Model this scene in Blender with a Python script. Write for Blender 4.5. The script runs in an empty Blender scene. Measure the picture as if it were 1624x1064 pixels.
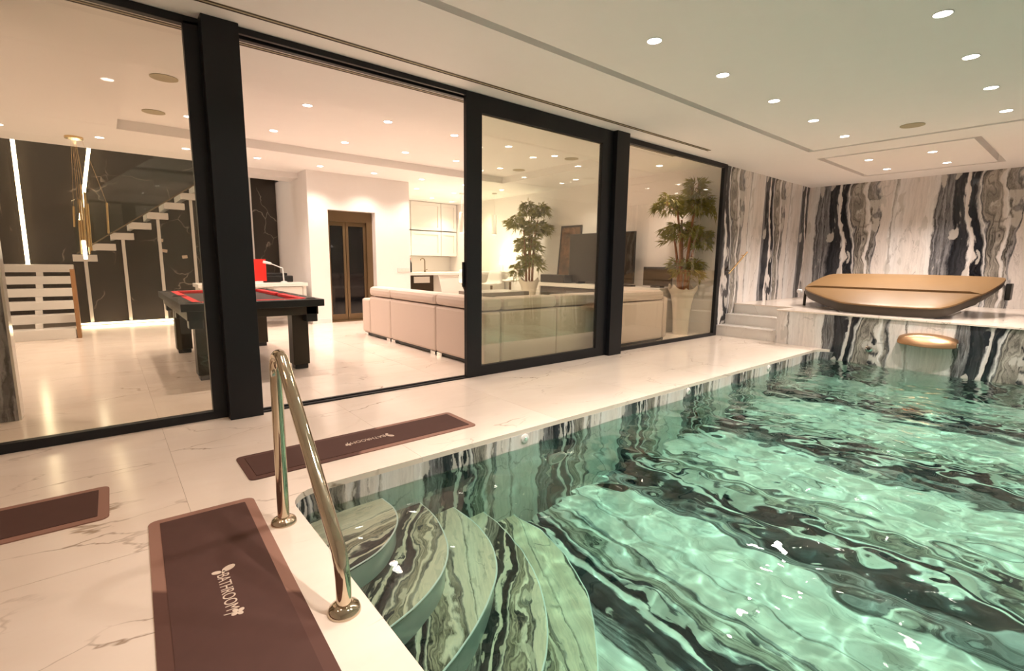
import bpy, bmesh, math, random
from mathutils import Vector, Matrix, noise

# ------------------------------------------------------------------ camera, world, exposure
scn = bpy.context.scene
col = scn.collection
IMG_W, IMG_H, FPX = 1624, 1064, 775.6
YAW, PITCH, ROLL = 0.69177, 0.14799, -0.01115
cam_d = bpy.data.cameras.new('camera')
cam_d.sensor_fit = 'HORIZONTAL'
cam_d.sensor_width = 36.0
cam_d.lens = FPX / IMG_W * 36.0
cam_d.clip_start = 0.02
cam = bpy.data.objects.new('camera', cam_d)
col.objects.link(cam)
fw = Vector((math.sin(YAW) * math.cos(PITCH), math.cos(YAW) * math.cos(PITCH), -math.sin(PITCH)))
rt0 = Vector((math.cos(YAW), -math.sin(YAW), 0))
dn0 = fw.cross(rt0)
cr, sr = math.cos(ROLL), math.sin(ROLL)
rt = cr * rt0 + sr * dn0
dn = -sr * rt0 + cr * dn0
m3 = Matrix((rt, -dn, -fw)).transposed()
cam.matrix_world = Matrix.Translation((0, 0, 1.2)) @ m3.to_4x4()
scn.camera = cam

world = bpy.data.worlds.new('world')
scn.world = world
world.use_nodes = True
world.node_tree.nodes['Background'].inputs[0].default_value = (1.0, 0.86, 0.7, 1)
world.node_tree.nodes['Background'].inputs[1].default_value = 0.02
scn.view_settings.view_transform = 'Standard'
scn.view_settings.look = 'None'
scn.view_settings.gamma = 1.0
scn.view_settings.use_curve_mapping = False
scn.view_settings.exposure = 0.74
scn.cycles.use_denoising = True
scn.cycles.max_bounces = 9
scn.cycles.diffuse_bounces = 4
scn.cycles.glossy_bounces = 4
scn.cycles.transmission_bounces = 7
scn.cycles.use_adaptive_sampling = True
scn.cycles.adaptive_threshold = 0.12
scn.cycles.transparent_max_bounces = 16
scn.cycles.sample_clamp_indirect = 12.0

# light levels of the lamps
POOL_W, LOUNGE_W = 100.0, 50.0
POOL_C = (1.0, 0.865, 0.76)
LOUNGE_C = (1.0, 0.80, 0.67)
CEIL, WATER, FLOORP = 2.83, -0.14, -1.36

random.seed(4)

# ------------------------------------------------------------------ node helper
def lin(c):
    return tuple((x / 12.92 if x <= 0.04045 else ((x + 0.055) / 1.055) ** 2.4) for x in c)
def rgb(r, g, b):
    return lin((r / 255, g / 255, b / 255)) + (1.0,)

class NT:
    def __init__(s, name):
        s.mat = bpy.data.materials.new(name)
        s.mat.use_nodes = True
        s.t = s.mat.node_tree
        s.t.nodes.clear()
        s.out = s.t.nodes.new('ShaderNodeOutputMaterial')
    def n(s, typ, ins=None, **props):
        nd = s.t.nodes.new('ShaderNode' + typ)
        for k, v in props.items():
            setattr(nd, k, v)
        for k, v in (ins or {}).items():
            if isinstance(v, bpy.types.NodeSocket):
                s.t.links.new(v, nd.inputs[k])
            else:
                nd.inputs[k].default_value = v
        return nd
    def m(s, op, a, b=0.0, c=None):
        nd = s.n('Math', {0: a, 1: b}, operation=op)
        if c is not None:
            if isinstance(c, bpy.types.NodeSocket): s.t.links.new(c, nd.inputs[2])
            else: nd.inputs[2].default_value = c
        return nd.outputs[0]
    def mix(s, f, a, b, blend='MIX'):
        nd = s.n('MixRGB', {0: f, 1: a, 2: b}, blend_type=blend)
        return nd.outputs[0]
    def ramp(s, f, stops, interp='LINEAR'):
        nd = s.n('ValToRGB', {0: f})
        r = nd.color_ramp
        r.interpolation = interp
        while len(r.elements) < len(stops): r.elements.new(0.5)
        for e, (p, c) in zip(r.elements, stops):
            e.position = p
            e.color = c if len(c) == 4 else (*c, 1)
        return nd.outputs[0]
    def noise(s, vec, scale, detail=3.0, rough=0.5, dist=0.0, w=None):
        nd = s.n('TexNoise', {'Vector': vec, 'Scale': scale, 'Detail': detail, 'Roughness': rough, 'Distortion': dist})
        return nd.outputs['Fac']
    def bsdf(s, color, rough=0.5, metal=0.0, spec=0.5, **k):
        ins = {'Base Color': color, 'Roughness': rough, 'Metallic': metal, 'Specular IOR Level': spec}
        ins.update(k)
        b = s.n('BsdfPrincipled', ins)
        s.t.links.new(b.outputs[0], s.out.inputs[0])
        return b
    def link(s, a, b):
        s.t.links.new(a, b)

M = {}
def plain(name, c, rough=0.5, metal=0.0, spec=0.5, var=0.05, scale=6.0, **k):
    t = NT(name)
    tc = t.n('TexCoord').outputs['Object']
    f = t.noise(tc, scale, 4.0)
    d = tuple(x * (1 - var) for x in c[:3]) + (1,)
    u = tuple(min(1, x * (1 + var)) for x in c[:3]) + (1,)
    t.bsdf(t.mix(f, d, u), rough, metal, spec, **k)
    M[name] = t.mat
    return t.mat
def emit(name, c, s):
    t = NT(name)
    e = t.n('Emission', {0: c, 1: s})
    t.link(e.outputs[0], t.out.inputs[0])
    M[name] = t.mat
    if name in ('lamp_disc', 'pendant_glow'):
        t.mat.cycles.emission_sampling = 'NONE'     # the lamp's own light object does the lighting
    return t.mat

WHITE4, K = (0.80, 0.77, 0.74, 1), (0, 0, 0, 1)
plain('ceiling_paint', (0.91, 0.89, 0.87, 1), 0.75, var=0.015)
plain('wall_paint', (0.88, 0.85, 0.83, 1), 0.7, var=0.015)
plain('anthracite', (0.0065, 0.0075, 0.010, 1), 0.42, spec=0.35, var=0.15, scale=40)
plain('anthracite_dark', (0.004, 0.0045, 0.006, 1), 0.5, spec=0.3)
plain('slot_black', (0.03, 0.018, 0.012, 1), 0.6)
plain('grille', (0.46, 0.40, 0.27, 1), 0.7, var=0.1, scale=90)
plain('grout', (0.42, 0.34, 0.27, 1), 0.8)
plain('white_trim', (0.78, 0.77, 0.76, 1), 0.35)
plain('brass_polished', (0.62, 0.54, 0.42, 1), 0.07, 1.0, var=0.02)
plain('copper_spout', (0.50, 0.31, 0.18, 1), 0.38, 1.0, var=0.03)
plain('chrome', (0.8, 0.8, 0.8, 1), 0.08, 1.0, var=0.01)
plain('gold', (0.75, 0.55, 0.28, 1), 0.18, 1.0)
plain('mat_pad', rgb(80, 52, 46), 0.85, var=0.10, scale=14)
plain('mat_print', rgb(214, 196, 180), 0.7, var=0.02)
plain('sofa_fabric', rgb(214, 196, 184), 0.9, var=0.04, scale=120)
plain('sofa_seam', rgb(92, 70, 58), 0.9)
plain('felt_black', (0.015, 0.013, 0.014, 1), 0.95)
plain('felt_dark', (0.045, 0.03, 0.028, 1), 0.95)
plain('felt_red', rgb(206, 30, 34), 0.75)
plain('table_black', (0.012, 0.012, 0.011, 1), 0.4, spec=0.35)
plain('table_wood', (0.03, 0.022, 0.012, 1), 0.45, spec=0.35)
plain('leather_bronze', rgb(128, 99, 64), 0.42, var=0.07, scale=9)
plain('leather_dark', rgb(46, 36, 23), 0.5, var=0.08, scale=9)
plain('black_plastic', (0.012, 0.012, 0.012, 1), 0.35)
plain('tv_screen', (0.022, 0.017, 0.012, 1), 0.22, spec=0.3)
plain('lift_glass', (0.006, 0.006, 0.007, 1), 0.06, spec=0.5)
plain('pot_white', (0.72, 0.66, 0.56, 1), 0.45, var=0.02)
plain('cane', rgb(150, 96, 52), 0.7, var=0.2, scale=18)
plain('soil', (0.05, 0.035, 0.02, 1), 0.95)
plain('cabinet_white', (0.80, 0.77, 0.72, 1), 0.3, var=0.01)
plain('cabinet_dark', rgb(62, 50, 38), 0.3, var=0.12, scale=3)
plain('grey_top', rgb(120, 110, 102), 0.5)
plain('red_screen', rgb(228, 40, 30), 0.5, var=0.02)
plain('bronze_frame', rgb(122, 102, 76), 0.32, 0.6)
plain('paper', rgb(222, 200, 178), 0.7)  # cream of the imitated reflections under the stair
plain('wood_trim', rgb(150, 108, 66), 0.5, var=0.12, scale=5)
emit('lamp_disc', (1.0, 0.93, 0.82, 1), 14.0)
emit('led_warm', (1.0, 0.80, 0.52, 1), 9.0)
emit('led_floor', (1.0, 0.76, 0.48, 1), 14.0)
plain('lens_grey', (0.35, 0.38, 0.38, 1), 0.25)
emit('pendant_glow', (1.0, 0.9, 0.72, 1), 5.0)

# leaf
t = NT('bamboo_leaf')
r = t.n('ObjectInfo').outputs['Random']
tc = t.n('TexCoord').outputs['Object']
c = t.mix(t.noise(tc, 22.0, 2.0), rgb(74, 84, 20), rgb(186, 176, 78))
t.bsdf(c, 0.5, 0, 0.4)
M['bamboo_leaf'] = t.mat

# pale floor marble with sparse brown veins
def floor_marble(name, base_a, base_b, vein):
    t = NT(name)
    pos = t.n('NewGeometry').outputs['Position']
    rnd = t.n('ObjectInfo').outputs['Random']
    off = t.n('CombineXYZ', {0: t.m('MULTIPLY', rnd, 37.0), 1: t.m('MULTIPLY', rnd, 91.0), 2: 0.0}).outputs[0]
    p = t.n('VectorMath', {0: pos, 1: off}, operation='ADD').outputs[0]
    mp = t.n('Mapping', {'Vector': p, 'Rotation': (0, 0, 0.55), 'Scale': (0.55, 1.5, 1)}).outputs[0]
    wn = t.n('TexNoise', {'Vector': mp, 'Scale': 1.7, 'Detail': 5.0, 'Roughness': 0.55})
    wv = t.n('VectorMath', {0: wn.outputs['Color'], 1: (0.5, 0.5, 0.5)}, operation='SUBTRACT').outputs[0]
    wv = t.n('VectorMath', {0: wv, 'Scale': 0.55}, operation='SCALE').outputs[0]
    q = t.n('VectorMath', {0: mp, 1: wv}, operation='ADD').outputs[0]
    v1 = t.n('TexVoronoi', {'Vector': q, 'Scale': 0.95}, feature='DISTANCE_TO_EDGE').outputs['Distance']
    line1 = t.n('MapRange', {0: v1, 1: 0.0, 2: 0.006, 3: 1.0, 4: 0.0}).outputs[0]
    msk = t.n('MapRange', {0: t.noise(p, 1.5, 3.0), 1: 0.47, 2: 0.60, 3: 0.0, 4: 1.0}).outputs[0]
    line1 = t.m('MULTIPLY', line1, msk)
    v2 = t.n('TexVoronoi', {'Vector': q, 'Scale': 2.3}, feature='DISTANCE_TO_EDGE').outputs['Distance']
    line2 = t.n('MapRange', {0: v2, 1: 0.0, 2: 0.02, 3: 0.6, 4: 0.0}).outputs[0]
    msk2 = t.n('MapRange', {0: t.noise(p, 2.1, 2.0), 1: 0.52, 2: 0.68, 3: 0.0, 4: 0.8}).outputs[0]
    line2 = t.m('MULTIPLY', line2, msk2)
    cloud = t.noise(q, 1.6, 5.0, 0.6)
    c = t.mix(t.n('MapRange', {0: cloud, 1: 0.35, 2: 0.7}).outputs[0], base_a, base_b)
    c = t.mix(t.m('MULTIPLY', line2, 0.5), c, vein)
    c = t.mix(t.m('MULTIPLY', line1, 0.8), c, vein)
    t.bsdf(c, 0.16, 0, 0.4)
    M[name] = t.mat
floor_marble('floor_marble', (0.86, 0.76, 0.68, 1), (0.80, 0.69, 0.60, 1), (0.24, 0.15, 0.085, 1))
floor_marble('step_marble', (0.80, 0.76, 0.72, 1), (0.74, 0.69, 0.64, 1), (0.30, 0.22, 0.15, 1))

# black-and-white banded marble: u runs across the slab, v along the bands, in metres (uv map)
def panda(name, period, seed=0.0, tint=(1, 1, 1, 1), rough=0.14, wob=1.0):
    t = NT(name)
    uv = t.n('TexCoord').outputs['UV']
    sx = t.n('SeparateXYZ', {0: uv})
    u, v = sx.outputs[0], sx.outputs[1]
    k = 1.9 / period
    us = t.m('MULTIPLY', u, k)
    vs = t.m('MULTIPLY', v, k)
    def vec(a, b, z=seed):
        return t.n('CombineXYZ', {0: a, 1: b, 2: z}).outputs[0]
    big = t.m('SUBTRACT', t.noise(vec(t.m('MULTIPLY', us, 0.7), t.m('MULTIPLY', vs, 0.42)), 1.0, 1.5), 0.5)
    med = t.m('SUBTRACT', t.noise(vec(t.m('MULTIPLY', us, 1.9), t.m('MULTIPLY', vs, 0.95), seed + 3), 1.0, 3.0), 0.5)
    fine = t.m('SUBTRACT', t.noise(vec(t.m('MULTIPLY', us, 5.0), t.m('MULTIPLY', vs, 1.25), seed + 7), 1.0, 9.0, 0.72), 0.5)
    w0 = t.m('ADD', t.m('MULTIPLY', big, 0.34 * wob), t.m('MULTIPLY', fine, 0.20))
    # swirls are stronger in one part of the slab
    ph0 = t.m('FRACT', t.m('DIVIDE', us, 1.9))
    sw = t.n('MapRange', {0: t.m('ABSOLUTE', t.m('SUBTRACT', ph0, 0.5)), 1: 0.05, 2: 0.28, 3: 0.85 * wob, 4: 0.12 * wob}).outputs[0]
    w = t.m('ADD', w0, t.m('MULTIPLY', med, sw))
    ph = t.m('FRACT', t.m('DIVIDE', t.m('ADD', us, w), 1.9))
    Wt, Wp, Gr, Gb, Bk, Dk, Ed = (0.74, 0.725, 0.72, 1), (0.70, 0.65, 0.62, 1), (0.165, 0.165, 0.175, 1), (0.25, 0.23, 0.205, 1), (0.012, 0.014, 0.02, 1), (0.045, 0.047, 0.055, 1), (0.03, 0.028, 0.03, 1)
    base = t.ramp(ph, [(0.0, Wp), (0.085, Wt), (0.10, Ed), (0.112, Gr), (0.215, Gr), (0.228, Bk), (0.315, Dk), (0.325, Wt), (0.352, Wp), (0.36, Bk), (0.415, Bk),
                       (0.425, Gr), (0.445, Wt), (0.46, Dk), (0.475, Gb), (0.565, Gb), (0.575, Wp), (0.60, Wt), (0.612, Gb), (0.655, Gr), (0.665, Wp), (0.76, Wp), (0.775, Wt), (0.782, Gb), (0.80, Wt), (0.94, Wp), (1.0, Wp)])
    # striation along the bands inside grey areas
    st = t.noise(vec(t.m('MULTIPLY', t.m('ADD', us, t.m('MULTIPLY', w, 0.9)), 34.0), t.m('MULTIPLY', vs, 1.6), seed + 1), 1.0, 3.0, 0.6)
    st = t.n('MapRange', {0: st, 1: 0.36, 2: 0.64, 3: 0.3, 4: 1.9}).outputs[0]
    lum = t.n('RGBToBW', {0: base}).outputs[0]
    ing = t.n('MapRange', {0: t.m('ABSOLUTE', t.m('SUBTRACT', lum, 0.2)), 1: 0.06, 2: 0.3, 3: 1.0, 4: 0.12}).outputs[0]
    mul = t.m('ADD', t.m('MULTIPLY', st, ing), t.m('SUBTRACT', 1.0, ing))
    c = t.mix(1.0, base, t.n('CombineXYZ', {0: mul, 1: mul, 2: mul}).outputs[0], 'MULTIPLY')
    # white lenses that break the dark bands
    le = t.noise(vec(t.m('MULTIPLY', t.m('ADD', us, w), 7.0), t.m('MULTIPLY', vs, 1.9), seed + 11), 1.0, 2.0)
    le = t.n('MapRange', {0: le, 1: 0.615, 2: 0.635, 3: 0.0, 4: 0.85}).outputs[0]
    c = t.mix(le, c, (0.58, 0.55, 0.52, 1))
    # black ink in the swirled part
    ik = t.noise(vec(t.m('MULTIPLY', t.m('ADD', us, w), 4.2), t.m('MULTIPLY', vs, 1.5), seed + 17), 1.0, 3.0)
    ik = t.n('MapRange', {0: ik, 1: 0.63, 2: 0.65, 3: 0.0, 4: 1.0}).outputs[0]
    reg = t.n('MapRange', {0: t.m('ABSOLUTE', t.m('SUBTRACT', ph, 0.40)), 1: 0.16, 2: 0.24, 3: 1.0, 4: 0.0}).outputs[0]
    c = t.mix(t.m('MULTIPLY', ik, reg), c, (0.02, 0.022, 0.03, 1))
    # thin veins over the white
    vo = t.n('TexVoronoi', {'Vector': vec(t.m('MULTIPLY', t.m('ADD', us, t.m('MULTIPLY', fine, 0.5)), 3.2), t.m('MULTIPLY', t.m('ADD', vs, med), 0.9), seed), 'Scale': 1.0}, feature='DISTANCE_TO_EDGE').outputs['Distance']
    vl = t.n('MapRange', {0: vo, 1: 0.0, 2: 0.016, 3: 1.0, 4: 0.0}).outputs[0]
    vm = t.n('MapRange', {0: t.noise(vec(t.m('MULTIPLY', us, 2.5), vs, seed + 23), 1.0, 2.0), 1: 0.48, 2: 0.6}).outputs[0]
    c = t.mix(t.m('MULTIPLY', t.m('MULTIPLY', vl, vm), 0.7), c, (0.13, 0.11, 0.10, 1))
    ws = t.noise(vec(t.m('MULTIPLY', t.m('ADD', us, t.m('MULTIPLY', w, 1.3)), 13.0), t.m('MULTIPLY', vs, 1.5), seed + 31), 1.0, 7.0, 0.65)
    ws = t.n('MapRange', {0: ws, 1: 0.56, 2: 0.68, 3: 0.0, 4: 0.62}).outputs[0]
    wr_ = t.n('MapRange', {0: t.noise(vec(t.m('MULTIPLY', us, 1.6), t.m('MULTIPLY', vs, 0.9), seed + 37), 1.0, 2.0), 1: 0.42, 2: 0.62}).outputs[0]
    c = t.mix(t.m('MULTIPLY', ws, wr_), c, (0.17, 0.155, 0.145, 1))
    c = t.mix(1.0, c, tint, 'MULTIPLY')
    t.bsdf(c, rough, 0, 0.45)
    M[name] = t.mat
panda('marble_wall', 1.9)
panda('marble_pool', 1.0, 5.0, wob=.6)
panda('marble_front', 1.45, 9.0)
panda('marble_floor_pool', 2.0, 13.0)
panda('marble_tread', 0.62, 21.0, wob=1.2, tint=(1.0, 0.90, 0.74, 1))

floor_marble('riser_marble', (0.62, 0.62, 0.60, 1), (0.44, 0.45, 0.44, 1), (0.16, 0.15, 0.14, 1))

# dark stairwell marble
t = NT('dark_marble')
tc = t.n('NewGeometry').outputs['Position']
wn = t.n('TexNoise', {'Vector': tc, 'Scale': 1.4, 'Detail': 4.0})
q = t.n('VectorMath', {0: tc, 1: t.n('VectorMath', {0: wn.outputs['Color'], 'Scale': 0.8}, operation='SCALE').outputs[0]}, operation='ADD').outputs[0]
vo = t.n('TexVoronoi', {'Vector': q, 'Scale': 1.1}, feature='DISTANCE_TO_EDGE').outputs['Distance']
vl = t.n('MapRange', {0: vo, 1: 0.0, 2: 0.012, 3: 1.0, 4: 0.0}).outputs[0]
vm = t.n('MapRange', {0: t.noise(tc, 2.0, 3.0), 1: 0.5, 2: 0.62}).outputs[0]
c = t.mix(t.noise(q, 1.2, 4.0), (0.030, 0.024, 0.018, 1), (0.060, 0.048, 0.036, 1))
c = t.mix(t.m('MULTIPLY', t.m('MULTIPLY', vl, vm), 0.8), c, (0.40, 0.33, 0.26, 1))
t.bsdf(c, 0.16, 0, 0.5)
M['dark_marble'] = t.mat

# mat rim: dry and pale at one end, wet and dark at the other
t = NT('mat_rim')
tc = t.n('TexCoord').outputs['Object']
y = t.n('SeparateXYZ', {0: tc}).outputs[1]
x = t.n('SeparateXYZ', {0: tc}).outputs[0]
e = t.m('ADD', y, t.m('ADD', t.m('MULTIPLY', x, 0.75), t.m('MULTIPLY', t.noise(tc, 5.0, 2.0), 0.05)))
f = t.n('MapRange', {0: e, 1: 0.02, 2: 0.045}).outputs[0]
t.bsdf(t.mix(f, rgb(88, 56, 48), rgb(150, 112, 98)), 0.7)
M['mat_rim'] = t.mat

# picture
t = NT('picture_print')
tc = t.n('TexCoord').outputs['Object']
c = t.ramp(t.noise(tc, 5.0, 5.0, 0.6, 0.4), [(0.3, rgb(46, 36, 24)), (0.5, rgb(112, 82, 58)), (0.62, rgb(150, 112, 84)), (0.75, rgb(70, 52, 40))])
t.bsdf(c, 0.4)
M['picture_print'] = t.mat

# window glass: clear pane with fresnel mirror
def pane_glass(name, tint, ior):
    t = NT(name)
    tr = t.n('BsdfTransparent', {0: tint})
    gl = t.n('BsdfGlossy', {'Color': (1, 1, 1, 1), 'Roughness': 0.004})
    ge = t.n('NewGeometry')
    cs = t.m('ABSOLUTE', t.n('VectorMath', {0: ge.outputs['Incoming'], 1: ge.outputs['Normal']}, operation='DOT_PRODUCT').outputs['Value'])
    f0 = ((ior - 1) / (ior + 1)) ** 2
    sch = t.m('ADD', f0, t.m('MULTIPLY', 1 - f0, t.m('POWER', t.m('SUBTRACT', 1.0, cs), 5.0)))
    mx = t.n('MixShader', {0: sch, 1: tr.outputs[0], 2: gl.outputs[0]})
    t.link(mx.outputs[0], t.out.inputs[0])
    M[name] = t.mat
pane_glass('pane_glass', (0.96, 0.95, 0.90, 1), 1.45)
pane_glass('pane_glass_slider', (0.90, 0.92, 0.85, 1), 1.85)
pane_glass('rail_glass', (0.93, 0.96, 0.95, 1), 1.45)

# water: refracting surface, slightly green body
t = NT('water')
g = t.n('BsdfGlass', {'Color': (1, 1, 1, 1), 'Roughness': 0.0, 'IOR': 1.333})
va = t.n('VolumeAbsorption', {'Color': (0.0, 0.84, 0.60, 1), 'Density': 0.215})
t.link(g.outputs[0], t.out.inputs[0])
t.link(va.outputs[0], t.out.inputs[1])
M['water'] = t.mat

# ------------------------------------------------------------------ mesh helper
class MB:
    def __init__(s):
        s.bm = bmesh.new()
    def box(s, x0, x1, y0, y1, z0, z1, bev=0.0, seg=2):
        r = bmesh.ops.create_cube(s.bm, size=1.0)
        vs = r['verts']
        for v in vs:
            v.co = Vector(((x0 + x1) / 2 + v.co.x * (x1 - x0), (y0 + y1) / 2 + v.co.y * (y1 - y0), (z0 + z1) / 2 + v.co.z * (z1 - z0)))
        if bev > 0:
            es = list({e for v in vs for e in v.link_edges})
            bmesh.ops.bevel(s.bm, geom=es, offset=bev, segments=seg, affect='EDGES', profile=0.5)
        return s
    def prism(s, poly, z0, z1):
        a = [s.bm.verts.new((p[0], p[1], z0)) for p in poly]
        b = [s.bm.verts.new((p[0], p[1], z1)) for p in poly]
        n = len(poly)
        s.bm.faces.new(list(reversed(a)))
        s.bm.faces.new(b)
        for i in range(n):
            s.bm.faces.new((a[i], a[(i + 1) % n], b[(i + 1) % n], b[i]))
        return s
    def hull(s, bottom, top):
        a = [s.bm.verts.new(p) for p in bottom]
        b = [s.bm.verts.new(p) for p in top]
        n = len(a)
        s.bm.faces.new(list(reversed(a))); s.bm.faces.new(b)
        for i in range(n):
            s.bm.faces.new((a[i], a[(i + 1) % n], b[(i + 1) % n], b[i]))
        return s
    def tube(s, path, r, seg=14, caps=True):
        P = [Vector(p) for p in path]
        rr = r if isinstance(r, (list, tuple)) else [r] * len(P)
        rings = []
        up = None
        for i, p in enumerate(P):
            d = ((P[i + 1] - p) if i == 0 else (p - P[i - 1]) if i == len(P) - 1 else (P[i + 1] - P[i - 1])).normalized()
            if up is None:
                up = d.orthogonal().normalized()
            up = (up - d * up.dot(d)).normalized()
            sd = d.cross(up)
            rings.append([s.bm.verts.new(p + (up * math.cos(2 * math.pi * k / seg) + sd * math.sin(2 * math.pi * k / seg)) * rr[i]) for k in range(seg)])
        for a, b in zip(rings, rings[1:]):
            for k in range(seg):
                s.bm.faces.new((a[k], a[(k + 1) % seg], b[(k + 1) % seg], b[k]))
        if caps:
            s.bm.faces.new(list(reversed(rings[0]))); s.bm.faces.new(rings[-1])
        return s
    def lathe(s, prof, c=(0, 0, 0), seg=24, axis='Z'):
        rings = []
        for r, h in prof:
            ring = []
            for k in range(seg):
                a = 2 * math.pi * k / seg
                x, y = r * math.cos(a), r * math.sin(a)
                p = (x, y, h) if axis == 'Z' else (x, h, y) if axis == 'Y' else (h, x, y)
                ring.append(s.bm.verts.new((c[0] + p[0], c[1] + p[1], c[2] + p[2])))
            rings.append(ring)
        for a, b in zip(rings, rings[1:]):
            for k in range(seg):
                s.bm.faces.new((a[k], a[(k + 1) % seg], b[(k + 1) % seg], b[k]))
        s.bm.faces.new(list(reversed(rings[0]))); s.bm.faces.new(rings[-1])
        return s
    def build(s, name, mat, parent=None, smooth=False, uv=None, loc=None):
        bmesh.ops.recalc_face_normals(s.bm, faces=s.bm.faces)
        if uv:
            o, ud, vd = (Vector(q) for q in uv)
            L = s.bm.loops.layers.uv.new('UVMap')
            for f in s.bm.faces:
                for l in f.loops:
                    l[L].uv = ((l.vert.co - o).dot(ud), (l.vert.co - o).dot(vd))
        me = bpy.data.meshes.new(name)
        s.bm.to_mesh(me)
        s.bm.free()
        if smooth:
            for p in me.polygons: p.use_smooth = True
            if smooth != 'all':
                me.set_sharp_from_angle(angle=math.radians(40))
        if mat: me.materials.append(M[mat])
        ob = bpy.data.objects.new(name, me)
        col.objects.link(ob)
        if parent: ob.parent = parent
        if loc: ob.location = loc
        return ob

def tag(o, label=None, cat=None, group=None, kind=None):
    if label: o['label'] = label
    if cat: o['category'] = cat
    if group: o['group'] = group
    if kind: o['kind'] = kind
    return o
def thing(name, label, cat, loc=(0, 0, 0), rz=0.0, group=None):
    o = bpy.data.objects.new(name, None)
    o.empty_display_size = 0.1
    col.objects.link(o)
    o.location = loc
    o.rotation_euler = (0, 0, rz)
    return tag(o, label, cat, group)
def struct(name, label=None, cat=None):
    o = bpy.data.objects.new(name, None)
    o.empty_display_size = 0.1
    col.objects.link(o)
    return tag(o, label, cat, kind='structure')
def box(name, mat, parent, *a, bev=0.0, **k):
    return MB().box(*a, bev=bev).build(name, mat, parent, **k)
ORD = ['first', 'second', 'third', 'fourth', 'fifth', 'sixth', 'seventh', 'eighth', 'ninth']

# ------------------------------------------------------------------ floor
X0, X1, YR = -2.5, 11.65, -1.0          # pool hall extents
PX0, PX1, PY0, PY1 = 0.63, 8.03, -0.95, 2.575   # pool opening
GY = 4.23
floor = struct('floor', 'pale veined marble floor of the pool deck and lounge', 'floor')
base = MB()
base.box(X0, PX0 - .06, YR, GY, -.25, -.0016)
base.box(PX0 - .06, PX1 + .1, PY1 + .06, GY, -.25, -.0016)
base.box(-3.2, 8.1, GY, 12.7, -.25, -.0016)
base.build('floor_bed', 'grout', floor)
G = 0.0009
def arc(cx, cy, r, a0, a1, n=8):
    return [(cx + r * math.cos(math.radians(a0 + (a1 - a0) * i / n)), cy + r * math.sin(math.radians(a0 + (a1 - a0) * i / n))) for i in range(n + 1)]
RC = 0.16
def tile(poly):
    cx = sum(p[0] for p in poly) / len(poly); cy = sum(p[1] for p in poly) / len(poly)
    return MB().prism([(p[0] - cx, p[1] - cy) for p in poly], -.034, 0.0).build('tile', 'floor_marble', floor, loc=(cx, cy, 0))
def rect(x0, x1, y0, y1):
    return [(x0 + G, y0 + G), (x1 - G, y0 + G), (x1 - G, y1 - G), (x0 + G, y1 - G)]
tile(rect(X0, -0.98, PY1 - RC, GY)); tile(rect(-0.98, 0.22, PY1 - RC, GY))
tile(rect(X0, -0.98, YR, PY1 - RC)); tile(rect(-0.98, 0.22, YR, PY1 - RC))
tile(rect(0.22, PX0, YR, PY1 - RC))
tile([(0.22 + G, PY1 - RC + G), (PX0, PY1 - RC + G)] + arc(PX0 + RC, PY1 - RC, RC, 180, 90)[1:] + [(1.42 - G, PY1), (1.42 - G, GY - G), (0.22 + G, GY - G)])
xs = [1.42, 2.62, 3.82, 5.02, 6.22]
for a, b in zip(xs, xs[1:]):
    tile(rect(a, b, PY1, GY))
RF = 0.22
tile([(6.22 + G, PY1), (PX1 - RF, PY1)] + arc(PX1 - RF, PY1 - RF, RF, 90, 25, 6)[1:] + [(PX1 + .1, PY1 - .12), (PX1 + .1, GY - G), (6.22 + G, GY - G)])
lx = [-3.2, -2.18, -0.98, 0.22, 1.42, 2.62, 3.82, 5.02, 6.22, 7.42, 8.0]
ly = [GY, 5.4, 6.6, 7.8, 9.0, 10.2, 11.4, 12.6]
for a, b in zip(lx, lx[1:]):
    for c_, d_ in zip(ly, ly[1:]):
        tile(rect(a, b, c_, d_))

# ------------------------------------------------------------------ pool basin
def slabs(parent, mat, origin, ud, vd, nd, u0, u1, v0, v1, width, th=0.02, uoff=0.0, name='slab', flip=False, first=None, cuts=None, period=None):
    """a row of stone slabs: origin + u*ud + v*vd on the face, thickness away from nd"""
    o, U, V, Nn = (Vector(q) for q in (origin, ud, vd, nd))
    edges = [u0]
    nxt = first if first is not None else u0 + width
    while nxt < u1 - 0.05:
        edges.append(nxt); nxt += width
    edges.append(u1)
    if cuts: edges = cuts
    for i, (a, b) in enumerate(zip(edges, edges[1:])):
        g = 0.0006
        a2, b2 = a + (g if i else 0), b - (g if b < u1 else 0)
        mb = MB()
        f = [o + U * uu + V * vv for uu, vv in ((a2, v0), (b2, v0), (b2, v1), (a2, v1))]
        mb.hull([p - Nn * th for p in f], f)
        start = (edges[1] - width) if i == 0 else a
        if cuts:
            k_ = period / (b - a)
            mb.build(name, mat, parent, uv=(o + U * a, U * k_, V * k_))
            continue
        mb.build(name, mat, parent, uv=(o + U * (start - uoff), U, V))

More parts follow.
